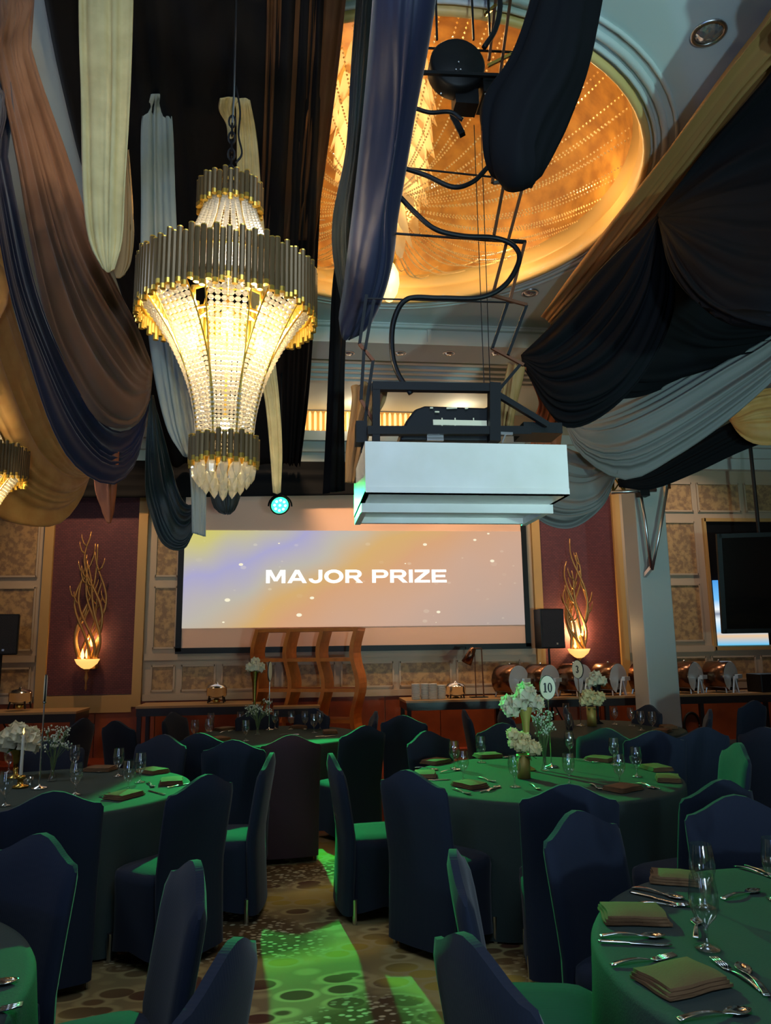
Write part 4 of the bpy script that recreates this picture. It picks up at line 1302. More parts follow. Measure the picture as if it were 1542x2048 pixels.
# navy roll in the middle
drape('rolled_drape', [G((752, -150, 2.9), (744, 20, 3.1), (722, 250, 3.5), (704, 430, 3.9), (688, 570, 4.2), (678, 640, 4.4), (690, 664, 4.45)),
                       G((815, -150, 2.9), (800, 20, 3.1), (776, 220, 3.5), (752, 410, 3.9), (728, 560, 4.2), (706, 645, 4.4), (698, 667, 4.45)),
                       G((884, -150, 2.9), (868, 20, 3.1), (832, 220, 3.5), (800, 410, 3.9), (778, 530, 4.2), (742, 640, 4.4), (706, 668, 4.45))],
      'navy_cloth', 'thick rolled navy drape hanging down in front of the golden dome', folds=2, amp=0.012, taper=(0, 0), seed=19, roll=0.14, per=14)
drape('cloth_tail', [G((722, -120, 3.6), (706, 120, 3.9), (694, 300, 4.2), (668, 430, 4.5), (668, 520, 4.7), (690, 640, 4.8)),
                     G((740, -120, 3.55), (722, 120, 3.85), (708, 300, 4.15), (690, 430, 4.4), (690, 520, 4.6), (702, 640, 4.75)),
                     G((764, -120, 3.6), (744, 120, 3.9), (728, 300, 4.2), (714, 430, 4.5), (708, 520, 4.7), (714, 640, 4.8))],
      'green_black_cloth', 'bunched dark grey sheer strip along the left of the navy roll', folds=4, amp=0.05, taper=(0, 0.1), seed=20)
drape('cloth_tail', [G((690, 380, 5.4), (668, 560, 6.0), (660, 700, 6.0), (652, 850, 6.0), (645, 988, 6.0)), G((704, 380, 5.4), (682, 560, 5.95), (676, 700, 5.95), (670, 850, 5.95), (664, 985, 5.95)), G((722, 380, 5.4), (700, 560, 6.0), (692, 700, 6.0), (688, 850, 6.0), (687, 982, 6.0))],
      'black_cloth', 'narrow black cloth strip dropping below the navy roll to the screen', folds=2, amp=0.03, taper=(0, 0), seed=21)
# tan wrappings beside the lift
drape('cloth_tail', [G((703, 774, 4.38), (706, 800, 4.38), (700, 850, 4.38), (692, 905, 4.38), (690, 965, 4.38)), G((740, 764, 4.34), (735, 800, 4.34), (722, 850, 4.34), (712, 905, 4.34), (702, 966, 4.34)), G((774, 778, 4.38), (768, 808, 4.38), (745, 850, 4.38), (730, 905, 4.38), (712, 966, 4.38))],
      'tan_cloth', 'crumpled tan cloth hanging at the left side of the lift cage', folds=3, amp=0.05, taper=(0, 0), seed=22)
drape('cloth_tail', [G((1018, 728, 4.40), (1008, 780, 4.40), (1000, 830, 4.40), (998, 870, 4.40)), G((1034, 730, 4.36), (1026, 780, 4.36), (1016, 830, 4.36), (1010, 870, 4.36)), G((1046, 735, 4.40), (1040, 780, 4.40), (1030, 830, 4.40), (1022, 870, 4.40))],
      'tan_cloth', 'narrow ochre cloth strip between the lift cage and the right black swag', folds=2, amp=0.03, taper=(0, 0), seed=23)
drape('cloth_tail', [G((1050, 735, 6.48), (1078, 800, 6.9), (1066, 850, 6.9), (1060, 900, 6.9)), G((1056, 735, 6.48), (1100, 800, 6.85), (1092, 850, 6.85), (1088, 900, 6.85)), G((1064, 738, 6.48), (1126, 805, 6.9), (1124, 850, 6.9), (1118, 900, 6.9))],
      'orange_cloth', 'rust orange cloth falling behind the right corner of the white lift box', folds=3, amp=0.05, taper=(0, 0), seed=24)
# right side
drape('hanging_drape', [G((1085, -160, 3.2), (1062, 0, 3.25), (1020, 130, 3.3), (965, 205, 3.3), (966, 270, 3.3), (990, 322, 3.3), (1020, 350, 3.3)),
                        G((1150, -160, 3.2), (1132, 0, 3.2), (1100, 130, 3.2), (1050, 225, 3.2), (1030, 290, 3.2), (1030, 335, 3.2), (1036, 356, 3.25)),
                        G((1222, -160, 3.2), (1206, 0, 3.25), (1180, 130, 3.3), (1140, 235, 3.3), (1108, 300, 3.3), (1080, 344, 3.3), (1052, 356, 3.3))],
      'black_cloth', 'heavy black drape lobe hanging from the top over the dome rim', folds=3, amp=0.03, taper=(0, 0.05), seed=25, roll=0.08)
drape('swag_drape', [G(('w', 4.60, 2.20, 5.25), (1640, -120, 5.06), (1542, 20, 5.17), (1450, 140, 5.39), (1350, 275, 5.72), (1260, 395, 6.16), (1170, 515, 6.71), (1082, 632, 7.37)),
                     G(('w', 4.60, 2.26, 5.25), (1680, -60, 4.95), (1562, 75, 5.06), (1470, 180, 5.28), (1368, 315, 5.61), (1275, 435, 6.05), (1185, 545, 6.60), (1098, 645, 7.26)),
                     G(('w', 4.60, 2.32, 5.25), (1700, 0, 5.06), (1590, 120, 5.17), (1490, 225, 5.39), (1390, 350, 5.72), (1295, 460, 6.16), (1205, 560, 6.71), (1112, 655, 7.37))],
      'tan_cloth', 'golden tan drape band running diagonally beside the dome at the right', folds=4, amp=0.05, taper=(0, 0), seed=26)
drape('swag_drape', [G((1312, 430, 5.3), (1385, 335, 4.9), (1465, 235, 4.6), (1560, 120, 4.3), (1680, -20, 4.0), ('w', 6.00, 2.60, 5.25)),
                     G((1316, 432, 5.25), (1410, 370, 4.85), (1500, 320, 4.55), (1600, 280, 4.25), (1720, 240, 4.0), ('w', 6.00, 2.68, 5.21)),
                     G((1317, 434, 5.2), (1400, 455, 4.8), (1500, 480, 4.5), (1600, 480, 4.2), (1740, 440, 4.0), ('w', 6.00, 2.76, 5.17)),
                     G((1318, 436, 5.2), (1375, 530, 4.8), (1450, 600, 4.5), (1560, 622, 4.2), (1740, 600, 4.0), ('w', 6.00, 2.84, 5.13)),
                     G((1316, 440, 5.3), (1350, 550, 4.9), (1420, 620, 4.6), (1540, 644, 4.3), (1740, 640, 4.1), ('w', 6.00, 2.92, 5.09))],
      'black_cloth', 'wide black swag fanning out of its knot to the right picture edge', folds=8, amp=0.06, taper=(0.25, 0), seed=27)
drape('swag_drape', [G((1316, 428, 5.3), (1222, 520, 5.7), (1130, 620, 6.1), (1080, 672, 6.3), (1042, 710, 6.5)),
                     G((1320, 432, 5.3), (1265, 580, 5.6), (1180, 690, 6.0), (1100, 735, 6.3), (1043, 716, 6.5)),
                     G((1324, 436, 5.35), (1310, 610, 5.6), (1230, 755, 6.0), (1120, 790, 6.3), (1044, 724, 6.5)),
                     G((1328, 440, 5.4), (1345, 620, 5.7), (1255, 790, 6.1), (1130, 855, 6.4), (1046, 735, 6.55))],
      'black_cloth', 'large black swag hanging between two knots at the right, below the dome', folds=7, amp=0.06, taper=(0.2, 0.2), seed=28)
drape('swag_drape', [G(('w', 8.20, 4.60, 5.25), (1700, 480, 6.2), (1560, 615, 6.5), (1430, 690, 6.8), (1310, 760, 7.0), (1220, 800, 7.2), (1160, 828, 7.3), (1122, 828, 7.4)),
                     G(('w', 8.20, 4.68, 5.20), (1710, 510, 6.1), (1570, 655, 6.4), (1440, 735, 6.7), (1315, 810, 6.9), (1225, 850, 7.1), (1162, 856, 7.3), (1122, 830, 7.4)),
                     G(('w', 8.20, 4.76, 5.15), (1720, 540, 6.1), (1580, 690, 6.4), (1450, 785, 6.7), (1320, 865, 6.9), (1230, 900, 7.1), (1165, 884, 7.3), (1123, 832, 7.4)),
                     G(('w', 8.20, 4.84, 5.10), (1730, 570, 6.2), (1590, 720, 6.5), (1465, 835, 6.8), (1350, 915, 7.0), (1250, 960, 7.2), (1160, 908, 7.35), (1124, 834, 7.4))],
      'grey_cloth', 'pale grey satin swag gathered at the left below the right black swag', folds=8, amp=0.05, taper=(0, 0.25), seed=29, per=8)
drape('swag_drape', [G((1238, 925, 7.2), (1190, 922, 7.6), (1150, 905, 7.65), (1110, 890, 7.7), (1050, 885, 7.7)),
                     G((1237, 932, 7.2), (1192, 962, 7.55), (1150, 970, 7.6), (1100, 955, 7.65), (1045, 930, 7.7)),
                     G((1236, 940, 7.2), (1198, 1000, 7.55), (1150, 1018, 7.6), (1096, 1008, 7.65), (1042, 970, 7.7)),
                     G((1235, 946, 7.2), (1205, 1008, 7.6), (1150, 1054, 7.65), (1092, 1048, 7.7), (1040, 1000, 7.7))],
      'grey_cloth', 'smaller pale grey swag behind the right end of the white lift box', folds=7, amp=0.06, taper=(0.25, 0.1), seed=30)
drape('swag_drape', [G(('w', 8.60, 7.40, 4.90), (1650, 760, 8.0), (1560, 772, 8.2), (1500, 782, 8.3), (1474, 800, 8.4), (1455, 832, 8.5)),
                     G(('w', 8.60, 7.45, 4.84), (1660, 800, 7.95), (1570, 815, 8.15), (1510, 825, 8.25), (1478, 838, 8.35), (1457, 836, 8.5)),
                     G(('w', 8.60, 7.50, 4.78), (1670, 860, 8.0), (1580, 885, 8.2), (1520, 890, 8.3), (1482, 872, 8.4), (1458, 840, 8.5))],
      'gold_cloth', 'small yellow lit swag at the right picture edge', folds=5, amp=0.05, taper=(0, 0.2), seed=31)
drape('swag_drape', [G(('w', 9.40, 8.00, 5.20), (1640, 770, 8.6), (1480, 835, 8.7), (1380, 890, 8.8), (1300, 940, 8.9), (1235, 958, 9.0)),
                     G(('w', 9.40, 8.05, 5.14), (1645, 810, 8.55), (1490, 868, 8.65), (1385, 920, 8.75), (1300, 960, 8.85), (1236, 966, 9.0)),
                     G(('w', 9.40, 8.10, 5.08), (1650, 850, 8.6), (1500, 895, 8.7), (1388, 945, 8.8), (1300, 978, 8.9), (1238, 974, 9.0))],
      'black_cloth', 'black cloth band rising to the right above the pillar', folds=3, amp=0.05, taper=(0, 0.1), seed=32)
drape('swag_drape', [G((1330, 470, 6.3), (1400, 540, 6.3), (1480, 590, 6.3), (1600, 600, 6.3)),
                     G((1310, 560, 6.4), (1370, 620, 6.4), (1450, 660, 6.4), (1600, 650, 6.4)),
                     G((1260, 700, 6.6), (1310, 720, 6.6), (1400, 720, 6.6), (1560, 690, 6.6)),
                     G((1230, 800, 6.9), (1290, 790, 6.9), (1380, 745, 6.9), (1500, 700, 6.9))],
      'black_cloth', 'dark inner fold between the two right black swags and the grey swag', folds=5, amp=0.05, taper=(0.1, 0), seed=33)

# ------------------------------------------------------------------ round tables with floor-length cloths
def cloth_mesh(rad, seed, z_=0.75):
    rng = random.Random(seed)
    ph = rng.uniform(0, 6)
    n_ = 120
    prof = [(0.0, z_), (0.3, z_), (0.6, z_), (0.8, z_), (rad - 0.03, z_), (rad - 0.008, z_ - 0.004), (rad, z_ - 0.02)]
    rows = []
    for r_, h_ in prof:
        rows.append([((r_ + 1e-4) * math.cos(2 * PI * k / n_), (r_ + 1e-4) * math.sin(2 * PI * k / n_), h_) for k in range(n_)])
    for i in range(1, 9):
        s = i / 8
        row = []
        for k in range(n_):
            a = 2 * PI * k / n_
            w = math.sin(13 * a + ph + 0.7 * math.sin(3 * a)) + 0.45 * math.sin(23 * a + 2 * ph)
            r_ = rad + 0.015 * s + 0.045 * s ** 1.1 * w
            row.append((r_ * math.cos(a), r_ * math.sin(a), (z_ - 0.02) * (1 - s) + 0.012 * s))
        rows.append(row)
    return MB().grid(rows, closed=True).mesh('tablecloth', 'table_linen', True)


TABLES = {
    'ten': (1.66, 5.20, 0.92, 'round table set with sign number 10, covered in green-lit dark cloth', 'table 10'),
    'candle': (-1.62, 5.30, 0.92, 'round table at the left with candle and white roses, covered in dark cloth', 'the candle table'),
    'near': (1.76, 2.14, 0.90, 'nearest round table at the lower right, covered in dark green cloth', 'the nearest right table'),
    'edge': (-1.61, 2.22, 0.90, 'round table cut off by the lower left picture edge', 'the lower left table'),
    'shelf': (-0.24, 8.05, 0.90, 'far round table before the wooden shelf, covered in dark cloth', 'the far table before the shelf'),
    'far': (3.09, 7.85, 0.92, 'far round table at the right before the pillar, covered in dark cloth', 'the far table before the pillar'),
}
top_disc = MB().lathe([(0.001, -0.03), (0.88, -0.03), (0.88, -0.004), (0.001, -0.004)], 40).mesh('tabletop', 'shelf_wood')
ped = MB().lathe([(0.30, 0.0), (0.28, 0.04), (0.05, 0.08), (0.05, 0.70), (0.2, 0.72)], 16).mesh('pedestal', 'black_metal')
for i_, (k_, (x, y, r_, lab, short)) in enumerate(TABLES.items()):
    t = thing('round_table', lab, 'table', (x, y, 0), 0, 'round banquet tables')
    link('tablecloth', cloth_mesh(r_, i_ + 2), t)
    link('tabletop', top_disc, t, (0, 0, 0.744))
    link('pedestal', ped, t)
TZ = 0.752
PENDING = {}       # (kind, table) -> [(object, template)]


def later(kind, tab, o):
    PENDING.setdefault((kind, tab), []).append(o)


# ------------------------------------------------------------------ covered banquet chairs
def chair_proto():
    t = thing('banquet_chair', 'chair', 'chair')
    # back: slab from floor to crowned top, leaning back
    def outline(u):
        a = abs(u)
        return 0.885 + 0.08 * (0.5 + 0.5 * math.cos(PI * min(1, a / 0.95))) - (0.02 if a > 0.97 else 0)
    us = [-1, -0.985, -0.93, -0.8, -0.6, -0.4, -0.2, 0, 0.2, 0.4, 0.6, 0.8, 0.93, 0.985, 1]
    zs = [0, 0.12, 0.25, 0.4, 0.52, 0.64, 0.76, 0.88, 0.95, 0.985, 1.0]
    front, back = [], []
    for s in zs:
        rf, rb = [], []
        for u in us:
            z_ = 0.05 + (outline(u) - 0.05) * s
            hw = 0.225 + 0.018 * min(1, z_ / 0.9)
            lean = -0.22 - 0.16 * max(0, (z_ - 0.45)) ** 1.15 / 0.5 ** 0.15 - 0.05 * max(0, (0.45 - z_))
            e = 1 - max(0, (abs(u) - 0.9) / 0.1) * 0.75
            e *= 1 - max(0, (s - 0.94) / 0.06) * 0.6
            th_ = 0.032 * e
            bow = 0.02 * (1 - u * u)
            rf.append((u * hw, lean + th_ - bow, z_))
            rb.append((u * hw, lean - th_ - bow, z_))
        front.append(rf)
        back.append(rb)
    mb = MB()
    loops = []
    for i in range(len(zs)):
        loops.append(front[i] + list(reversed(back[i])))
    mb.grid(loops, closed=True)
    n_ = len(us)
    o_ = len(mb.v)
    topf, topb = front[-1], back[-1]
    mb.add(topf + topb, [(j, j + 1, n_ + j + 1, n_ + j) for j in range(n_ - 1)])
    mb.build('back_cover', 'chair_cover', t, True)
    # seat and stretched skirt
    def ring(hx, hy, z_, yo=-0.03, arch=0.0, p=5.0, n__=36):
        out = []
        for k in range(n__):
            a = 2 * PI * k / n__
            c_, s_ = math.cos(a), math.sin(a)
            q = (abs(c_) ** p + abs(s_) ** p) ** (-1 / p)
            x_, y_ = hx * q * c_, hy * q * s_
            cor = min(abs(x_) / hx, abs(y_) / hy)
            out.append((x_, y_ + yo, z_ + arch * (1 - cor) ** 0.8))
        return out
    rows = [ring(0.001, 0.001, 0.485, -0.03), ring(0.12, 0.10, 0.485, -0.03), ring(0.21, 0.165, 0.478), ring(0.238, 0.19, 0.46), ring(0.24, 0.195, 0.42),
            ring(0.232, 0.195, 0.30), ring(0.228, 0.197, 0.16, -0.03, 0.01), ring(0.232, 0.20, 0.045, -0.03, 0.045)]
    MB().grid(rows, closed=True).build('seat_cover', 'chair_cover', t, True)
    foot = MB().lathe([(0.011, 0.0), (0.013, 0.01), (0.015, 0.14)], 8, (0, 0, 0), 0, capb=True).mesh('leg', 'dull_steel')
    for sx in (-1, 1):
        for sy in (-1, 1):
            link('leg', foot, t, (sx * 0.215, sy * 0.180 - 0.03, 0))
    return t


proto = chair_proto()
used = False
def place_chair(x, y, rz, tab, warm_tint=False):
    global used
    if used:
        c_ = copy_tree(proto)
    else:
        c_, used = proto, True
    c_.location = (x, y, 0)
    c_.rotation_euler = (0, 0, rz)
    if warm_tint:
        for ch_ in c_.children:
            if ch_.name.startswith(('back', 'seat')):
                me = bpy.data.meshes.get('warm_tint_' + ch_.name.split('.')[0])
                if me is None:
                    me = ch_.data.copy()
                    me.name = 'warm_tint_' + ch_.name.split('.')[0]
                    me.materials[0] = MATS['chair_cover_warm_tint']
                ch_.data = me
    c_['group'] = 'black covered banquet chairs'
    later('chair', tab, c_)
    return c_




def chair_at(px_, py_, tab, towards=None, warm_tint=False, twist=0.0):
    """place a chair by the top of its back, facing its table"""
    p = WZ(px_, py_, 0.955)
    tx_, ty_ = towards or (TABLES[tab][0], TABLES[tab][1])
    d = Vector((tx_ - p.x, ty_ - p.y, 0)).normalized()
    q = p + d * 0.32
    place_chair(q.x, q.y, math.atan2(-d.x, d.y) + R(twist), tab, warm_tint)


for q in ((1150, 1626, 0), (912, 1694, 14), (922, 1866, 8), (1470, 1594, 0)):
    chair_at(q[0], q[1], 'near', None, False, q[2])
for q in ((1137, 1571), (816, 1543), (662, 1509), (852, 1464), (1005, 1448), (1212, 1458), (1478, 1488), (1442, 1562)):
    chair_at(*q, 'ten')
for q in ((106, 1586), (412, 1552), (543, 1508), (328, 1471), (104, 1480)):
    chair_at(*q, 'candle')
for q in ((85, 1672, 0), (392, 1728, 0), (474, 1876, -8)):
    chair_at(q[0], q[1], 'edge', None, False, q[2])
chair_at(582, 1472, 'shelf', None, True)
for q in ((730, 1453), (466, 1482), (400, 1468), (345, 1426), (628, 1418), (512, 1420), (752, 1424)):
    chair_at(*q, 'shelf')
for q in ((1310, 1463), (1408, 1456), (1298, 1411), (928, 1421), (1005, 1422), (1130, 1416), (1420, 1420)):
    chair_at(*q, 'far')
for q, to in (((167, 1438), (-3.8, 8.6)), ((232, 1443), (-1.0, 8.6)), ((805, 1432), (2.2, 10.0))):
    chair_at(*q, 'wall', to)
for q, to in (((1530, 1456), (5.6, 7.0)), ((1508, 1402), (4.5, 10.0))):
    chair_at(*q, 'right', to)

# ------------------------------------------------------------------ tableware
glass_prof = [(0.001, 0.0), (0.034, 0.001), (0.036, 0.004), (0.012, 0.010), (0.0055, 0.02), (0.005, 0.055), (0.012, 0.066), (0.030, 0.085), (0.040, 0.115), (0.0405, 0.14), (0.036, 0.175), (0.0335, 0.195)]
glass_me = MB().lathe(glass_prof, 24).mesh('water_glass', 'clear_glass', True)


def put_glass(px_, py_, tab, s=1.0):
    p = WZ(px_, py_, TZ)
    o = link('water_glass', glass_me, None, p)
    o.scale = (s, s, s)
    tag(o, 'g', 'glass', None, None)
    o['group'] = 'stemmed water glasses'
    later('glass', tab, o)


def spoon_mesh():
    rows = []
    L_ = 0.20
    for i in range(17):
        s = i / 16
        y_ = L_ * s
        if s < 0.66:
            w = 0.010 - 0.006 * (s / 0.66)
            z_ = 0.004 + 0.008 * math.sin(PI * s / 0.66)
            dep = 0.0
        else:
            q = (s - 0.66) / 0.34
            w = 0.021 * math.sin(PI * (0.08 + 0.90 * q)) ** 0.7
            z_ = 0.007
            dep = 0.008 * math.sin(PI * q)
        rows.append([(u * w, y_, z_ - dep * (1 - u * u) + 0.001) for u in (-1, -0.6, 0, 0.6, 1)])
    mb = MB().grid(rows)
    return mb


sp_me = spoon_mesh().mesh('spoon', 'steel', True)
fk = MB()
rows = []
for i in range(10):
    s = i / 9
    rows.append([(u * (0.009 - 0.005 * s), 0.13 * s, 0.004 + 0.008 * math.sin(PI * s)) for u in (-1, 0, 1)])
fk.grid(rows)
fk.grid([[(u * w, y_, 0.004 - 0.002 * (1 - u * u)) for u in (-1, 0, 1)] for y_, w in ((0.13, 0.004), (0.142, 0.012), (0.158, 0.013))])
for u in (-1, -0.33, 0.33, 1):
    fk.bar((u * 0.0105, 0.157, 0.004), (u * 0.010, 0.205, 0.008), 0.0035, 0.002)
fk_me = fk.mesh('fork', 'steel', True)
kn = MB()
kn.grid([[(u * w, y_, h_ + 0.002 * (1 - u * u)) for u in (-1, 0, 1)] for y_, w, h_ in ((0, 0.006, 0.004), (0.01, 0.009, 0.005), (0.09, 0.0065, 0.005), (0.095, 0.008, 0.003), (0.19, 0.010, 0.003), (0.215, 0.002, 0.003))])
kn_me = kn.mesh('knife', 'steel', True)
for me_ in (sp_me, fk_me, kn_me):
    pass
FLAT = {'spoon': sp_me, 'fork': fk_me, 'knife': kn_me}


def put_flat(kind, a, b_, tab, s=1.0):
    p, q = WZ(*a, TZ), WZ(*b_, TZ)
    d = q - p
    o = link(kind, FLAT[kind], None, (p.x, p.y, TZ), math.atan2(-d.x, d.y))
    o.scale = (s, s, s)
    sd_ = o.modifiers.new('thickness', 'SOLIDIFY')
    sd_.thickness = 0.0022
    tag(o, 'f', 'cutlery')
    o['group'] = 'cutlery on the tables'
    later(kind, tab, o)


def napkin_mesh(seed):
    r2 = random.Random(seed)
    w, l = 0.105, 0.15
    mb = MB()
    for lay in range(3):
        z0 = 0.002 + lay * 0.009
        sh = 0.006 * lay
        nu, nv = 7, 7
        topg, bot = [], []
        for i in range(nv):
            rt, rb = [], []
            for j in range(nu):
                u, v = j / (nu - 1) * 2 - 1, i / (nv - 1) * 2 - 1
                x_ = u * (w - sh) + 0.004 * math.sin(3 * v + lay)
                y_ = v * (l / 2 - sh * 0.5) + 0.003 * math.sin(4 * u + seed)
                puff = 0.008 * (1 - u ** 4) * (1 - v ** 4) if lay == 2 else 0.0
                rt.append((x_, y_, z0 + 0.007 + puff + r2.uniform(0, 0.0015)))
                rb.append((x_, y_, z0))
            topg.append(rt)
            bot.append(rb)
        mb.grid(topg)
        mb.grid(bot)
        per_t = topg[0] + [r[-1] for r in topg[1:]] + list(reversed(topg[-1]))[1:] + [r[0] for r in reversed(topg[1:-1])]
        per_b = bot[0] + [r[-1] for r in bot[1:]] + list(reversed(bot[-1]))[1:] + [r[0] for r in reversed(bot[1:-1])]
        mb.grid([per_b, per_t], closed=True)
    return mb.mesh('napkin', 'napkin_linen', True)


NAPS = [napkin_mesh(i) for i in range(3)]


def put_napkin(px_, py_, tab, ang=None, s=1.0):
    p = WZ(px_, py_, TZ)
    if ang is None:
        tx_, ty_ = TABLES[tab][0], TABLES[tab][1]
        ang = math.atan2(p.y - ty_, p.x - tx_) + PI / 2
    o = link('napkin', NAPS[int(px_) % 3], None, p, ang)
    o.scale = (s, s, 1)
    tag(o, 'n', 'napkin')
    o['group'] = 'folded brown napkins'
    later('napkin', tab, o)


# nearest table, each piece where it lies
put_napkin(1350, 1762, 'near', R(-25), 0.85)
put_napkin(1268, 1836, 'near', R(-12))
put_napkin(1362, 1966, 'near', R(16), 1.0)
put_glass(1411, 1815, 'near', 1.05)
put_glass(1415, 1898, 'near', 1.05)
put_glass(1556, 1800, 'near', 1.05)
put_flat('knife', (1260, 1785), (1345, 1806), 'near')
put_flat('spoon', (1262, 1776), (1348, 1795), 'near')
put_flat('fork', (1268, 1808), (1358, 1812), 'near', 0.9)
put_flat('knife', (1196, 1884), (1316, 1890), 'near')
put_flat('spoon', (1199, 1874), (1322, 1874), 'near')
put_flat('fork', (1222, 1932), (1370, 1912), 'near')
put_flat('spoon', (1535, 1995), (1468, 1918), 'near')
put_flat('fork', (1525, 1985), (1442, 1930), 'near')
put_flat('spoon', (1356, 2042), (1508, 2022), 'near')
put_flat('spoon', (1445, 1800), (1522, 1780), 'near')
put_flat('fork', (1470, 1733), (1534, 1752), 'near')
put_flat('knife', (1490, 1731), (1540, 1748), 'near')
put_flat('spoon', (1392, 1878), (1394, 1838), 'near', 0.9)
put_flat('spoon', (-128, 1985), (0, 1968), 'edge')
put_flat('fork', (-140, 2044), (0, 2022), 'edge')
# table 10
for q in ((909, 1537), (927, 1562), (963, 1525), (1030, 1574), (1139, 1570), (1140, 1514), (1240, 1572), (1230, 1530), (1274, 1554)):
    put_glass(*q, 'ten')
for q in ((850, 1552), (872, 1526), (940, 1573), (1246, 1580), (1336, 1560), (1312, 1539), (1200, 1521), (976, 1514)):
    put_napkin(*q, 'ten')
for kd, a, b_ in (('knife', (838, 1562), (888, 1560)), ('spoon', (830, 1536), (872, 1540)), ('spoon', (880, 1546), (900, 1543)), ('knife', (960, 1585), (1005, 1573)), ('fork', (905, 1578), (935, 1588)),
                  ('spoon', (975, 1584), (1000, 1572)), ('fork', (955, 1555), (980, 1562)), ('fork', (1060, 1568), (1080, 1582)), ('spoon', (1275, 1567), (1320, 1582)), ('knife', (1282, 1566), (1325, 1580)),
                  ('fork', (1180, 1568), (1205, 1582)), ('fork', (1150, 1520), (1180, 1524)), ('spoon', (1040, 1511), (1002, 1517))):
    put_flat(kd, a, b_, 'ten')
# candle table
for q in ((17, 1545), (9, 1612), (148, 1544), (150, 1590), (236, 1553), (256, 1585), (280, 1565)):
    put_glass(*q, 'candle')
for q in ((343, 1566), (248, 1594), (305, 1545), (200, 1541)):
    put_napkin(*q, 'candle')
for kd, a, b_ in (('fork', (295, 1565), (310, 1577)), ('knife', (335, 1576), (365, 1570)), ('spoon', (200, 1592), (228, 1598)), ('fork', (215, 1586), (232, 1600)), ('knife', (330, 1590), (292, 1580)), ('spoon', (178, 1540), (200, 1545))):
    put_flat(kd, a, b_, 'candle')
# far tables
for q in ((389, 1481), (417, 1478), (421, 1463), (480, 1460), (491, 1482), (550, 1458), (582, 1459), (610, 1459), (628, 1466), (640, 1459)):
    put_glass(*q, 'shelf')
for q in ((440, 1480), (660, 1466), (450, 1460), (600, 1456)):
    put_napkin(*q, 'shelf')
for kd, a, b_ in (('spoon', (560, 1470), (585, 1470)), ('knife', (630, 1474), (668, 1472)), ('fork', (440, 1466), (462, 1462))):
    put_flat(kd, a, b_, 'shelf')
for q in ((1082, 1442), (1133, 1441), (1138, 1468), (1230, 1449), (1263, 1452), (1283, 1461), (1306, 1463)):
    put_glass(*q, 'far')
for q in ((1336, 1456), (1325, 1464)):
    put_napkin(*q, 'far')
for kd, a, b_ in (('knife', (1330, 1450), (1352, 1452)), ('spoon', (1295, 1468), (1320, 1472))):
    put_flat(kd, a, b_, 'far')


# ------------------------------------------------------------------ flowers, candle, number stands
def petal_head(mb, c, r, seed, n_=14):
    """ruffled bloom: overlapping cupped petals around a crumpled heart"""
    r2 = random.Random(seed)
    rows = []
    for i in range(9):
        th_ = PI * i / 8
        row = []
        for k in range(14):
            a = 2 * PI * k / 14
            q = r * (0.72 + 0.13 * math.sin(5 * a + 3 * th_ + seed) * math.sin(th_) + r2.uniform(-0.06, 0.06))
            row.append((q * math.sin(th_) * math.cos(a) + c[0], q * math.sin(th_) * math.sin(a) + c[1], -q * math.cos(th_) + c[2]))
        rows.append(row)
    mb.grid(rows, closed=True)
    for k in range(n_):
        a = 2.4 * k
        zz = 1 - 1.7 * (k + 0.5) / n_
        q = math.sqrt(max(0.0, 1 - zz * zz))
        d = Vector((q * math.cos(a), q * math.sin(a), zz))
        s1 = d.cross(Vector((0.1, 0.2, 1))).normalized()
        s2 = d.cross(s1)
        p = Vector(c) + d * r * 0.62
        w = r * r2.uniform(0.42, 0.6)
        g_ = []
        for i in range(4):
            u = i / 3 * 2 - 1
            g_.append([p + s1 * (u * w) + s2 * (v * w) + d * (r * (0.10 + 0.30 * (u * u * 0.6 + v * v * 0.4) + 0.06 * math.sin(6 * u + k))) for v in (-1, -0.4, 0.4, 1)])
        mb.grid(g_)


def bouquet(parent, heads, r, m_, seed, name='flower'):
    for i, c in enumerate(heads):
        mb = MB()
        petal_head(mb, (0, 0, 0), r * random.Random(seed + i).uniform(0.85, 1.15), seed + i)
        mb.build(name, m_, parent, True, c)


def leaf_set(parent, c, n_, l, seed):
    r2 = random.Random(seed)
    for k in range(n_):
        a = 2 * PI * k / n_ + r2.uniform(-0.3, 0.3)
        rows = []
        for i in range(5):
            s = i / 4
            w = 0.018 * math.sin(PI * (0.1 + 0.88 * s))
            q = Vector((math.cos(a), math.sin(a), 0)) * (l * s) + Vector((0, 0, 0.03 * s - 0.05 * s * s))
            sd2 = Vector((-math.sin(a), math.cos(a), 0)) * w
            rows.append([q - sd2, q + Vector((0, 0, -0.004)), q + sd2])
        MB().grid(rows).build('leaf', 'leaf_green', parent, True, c)


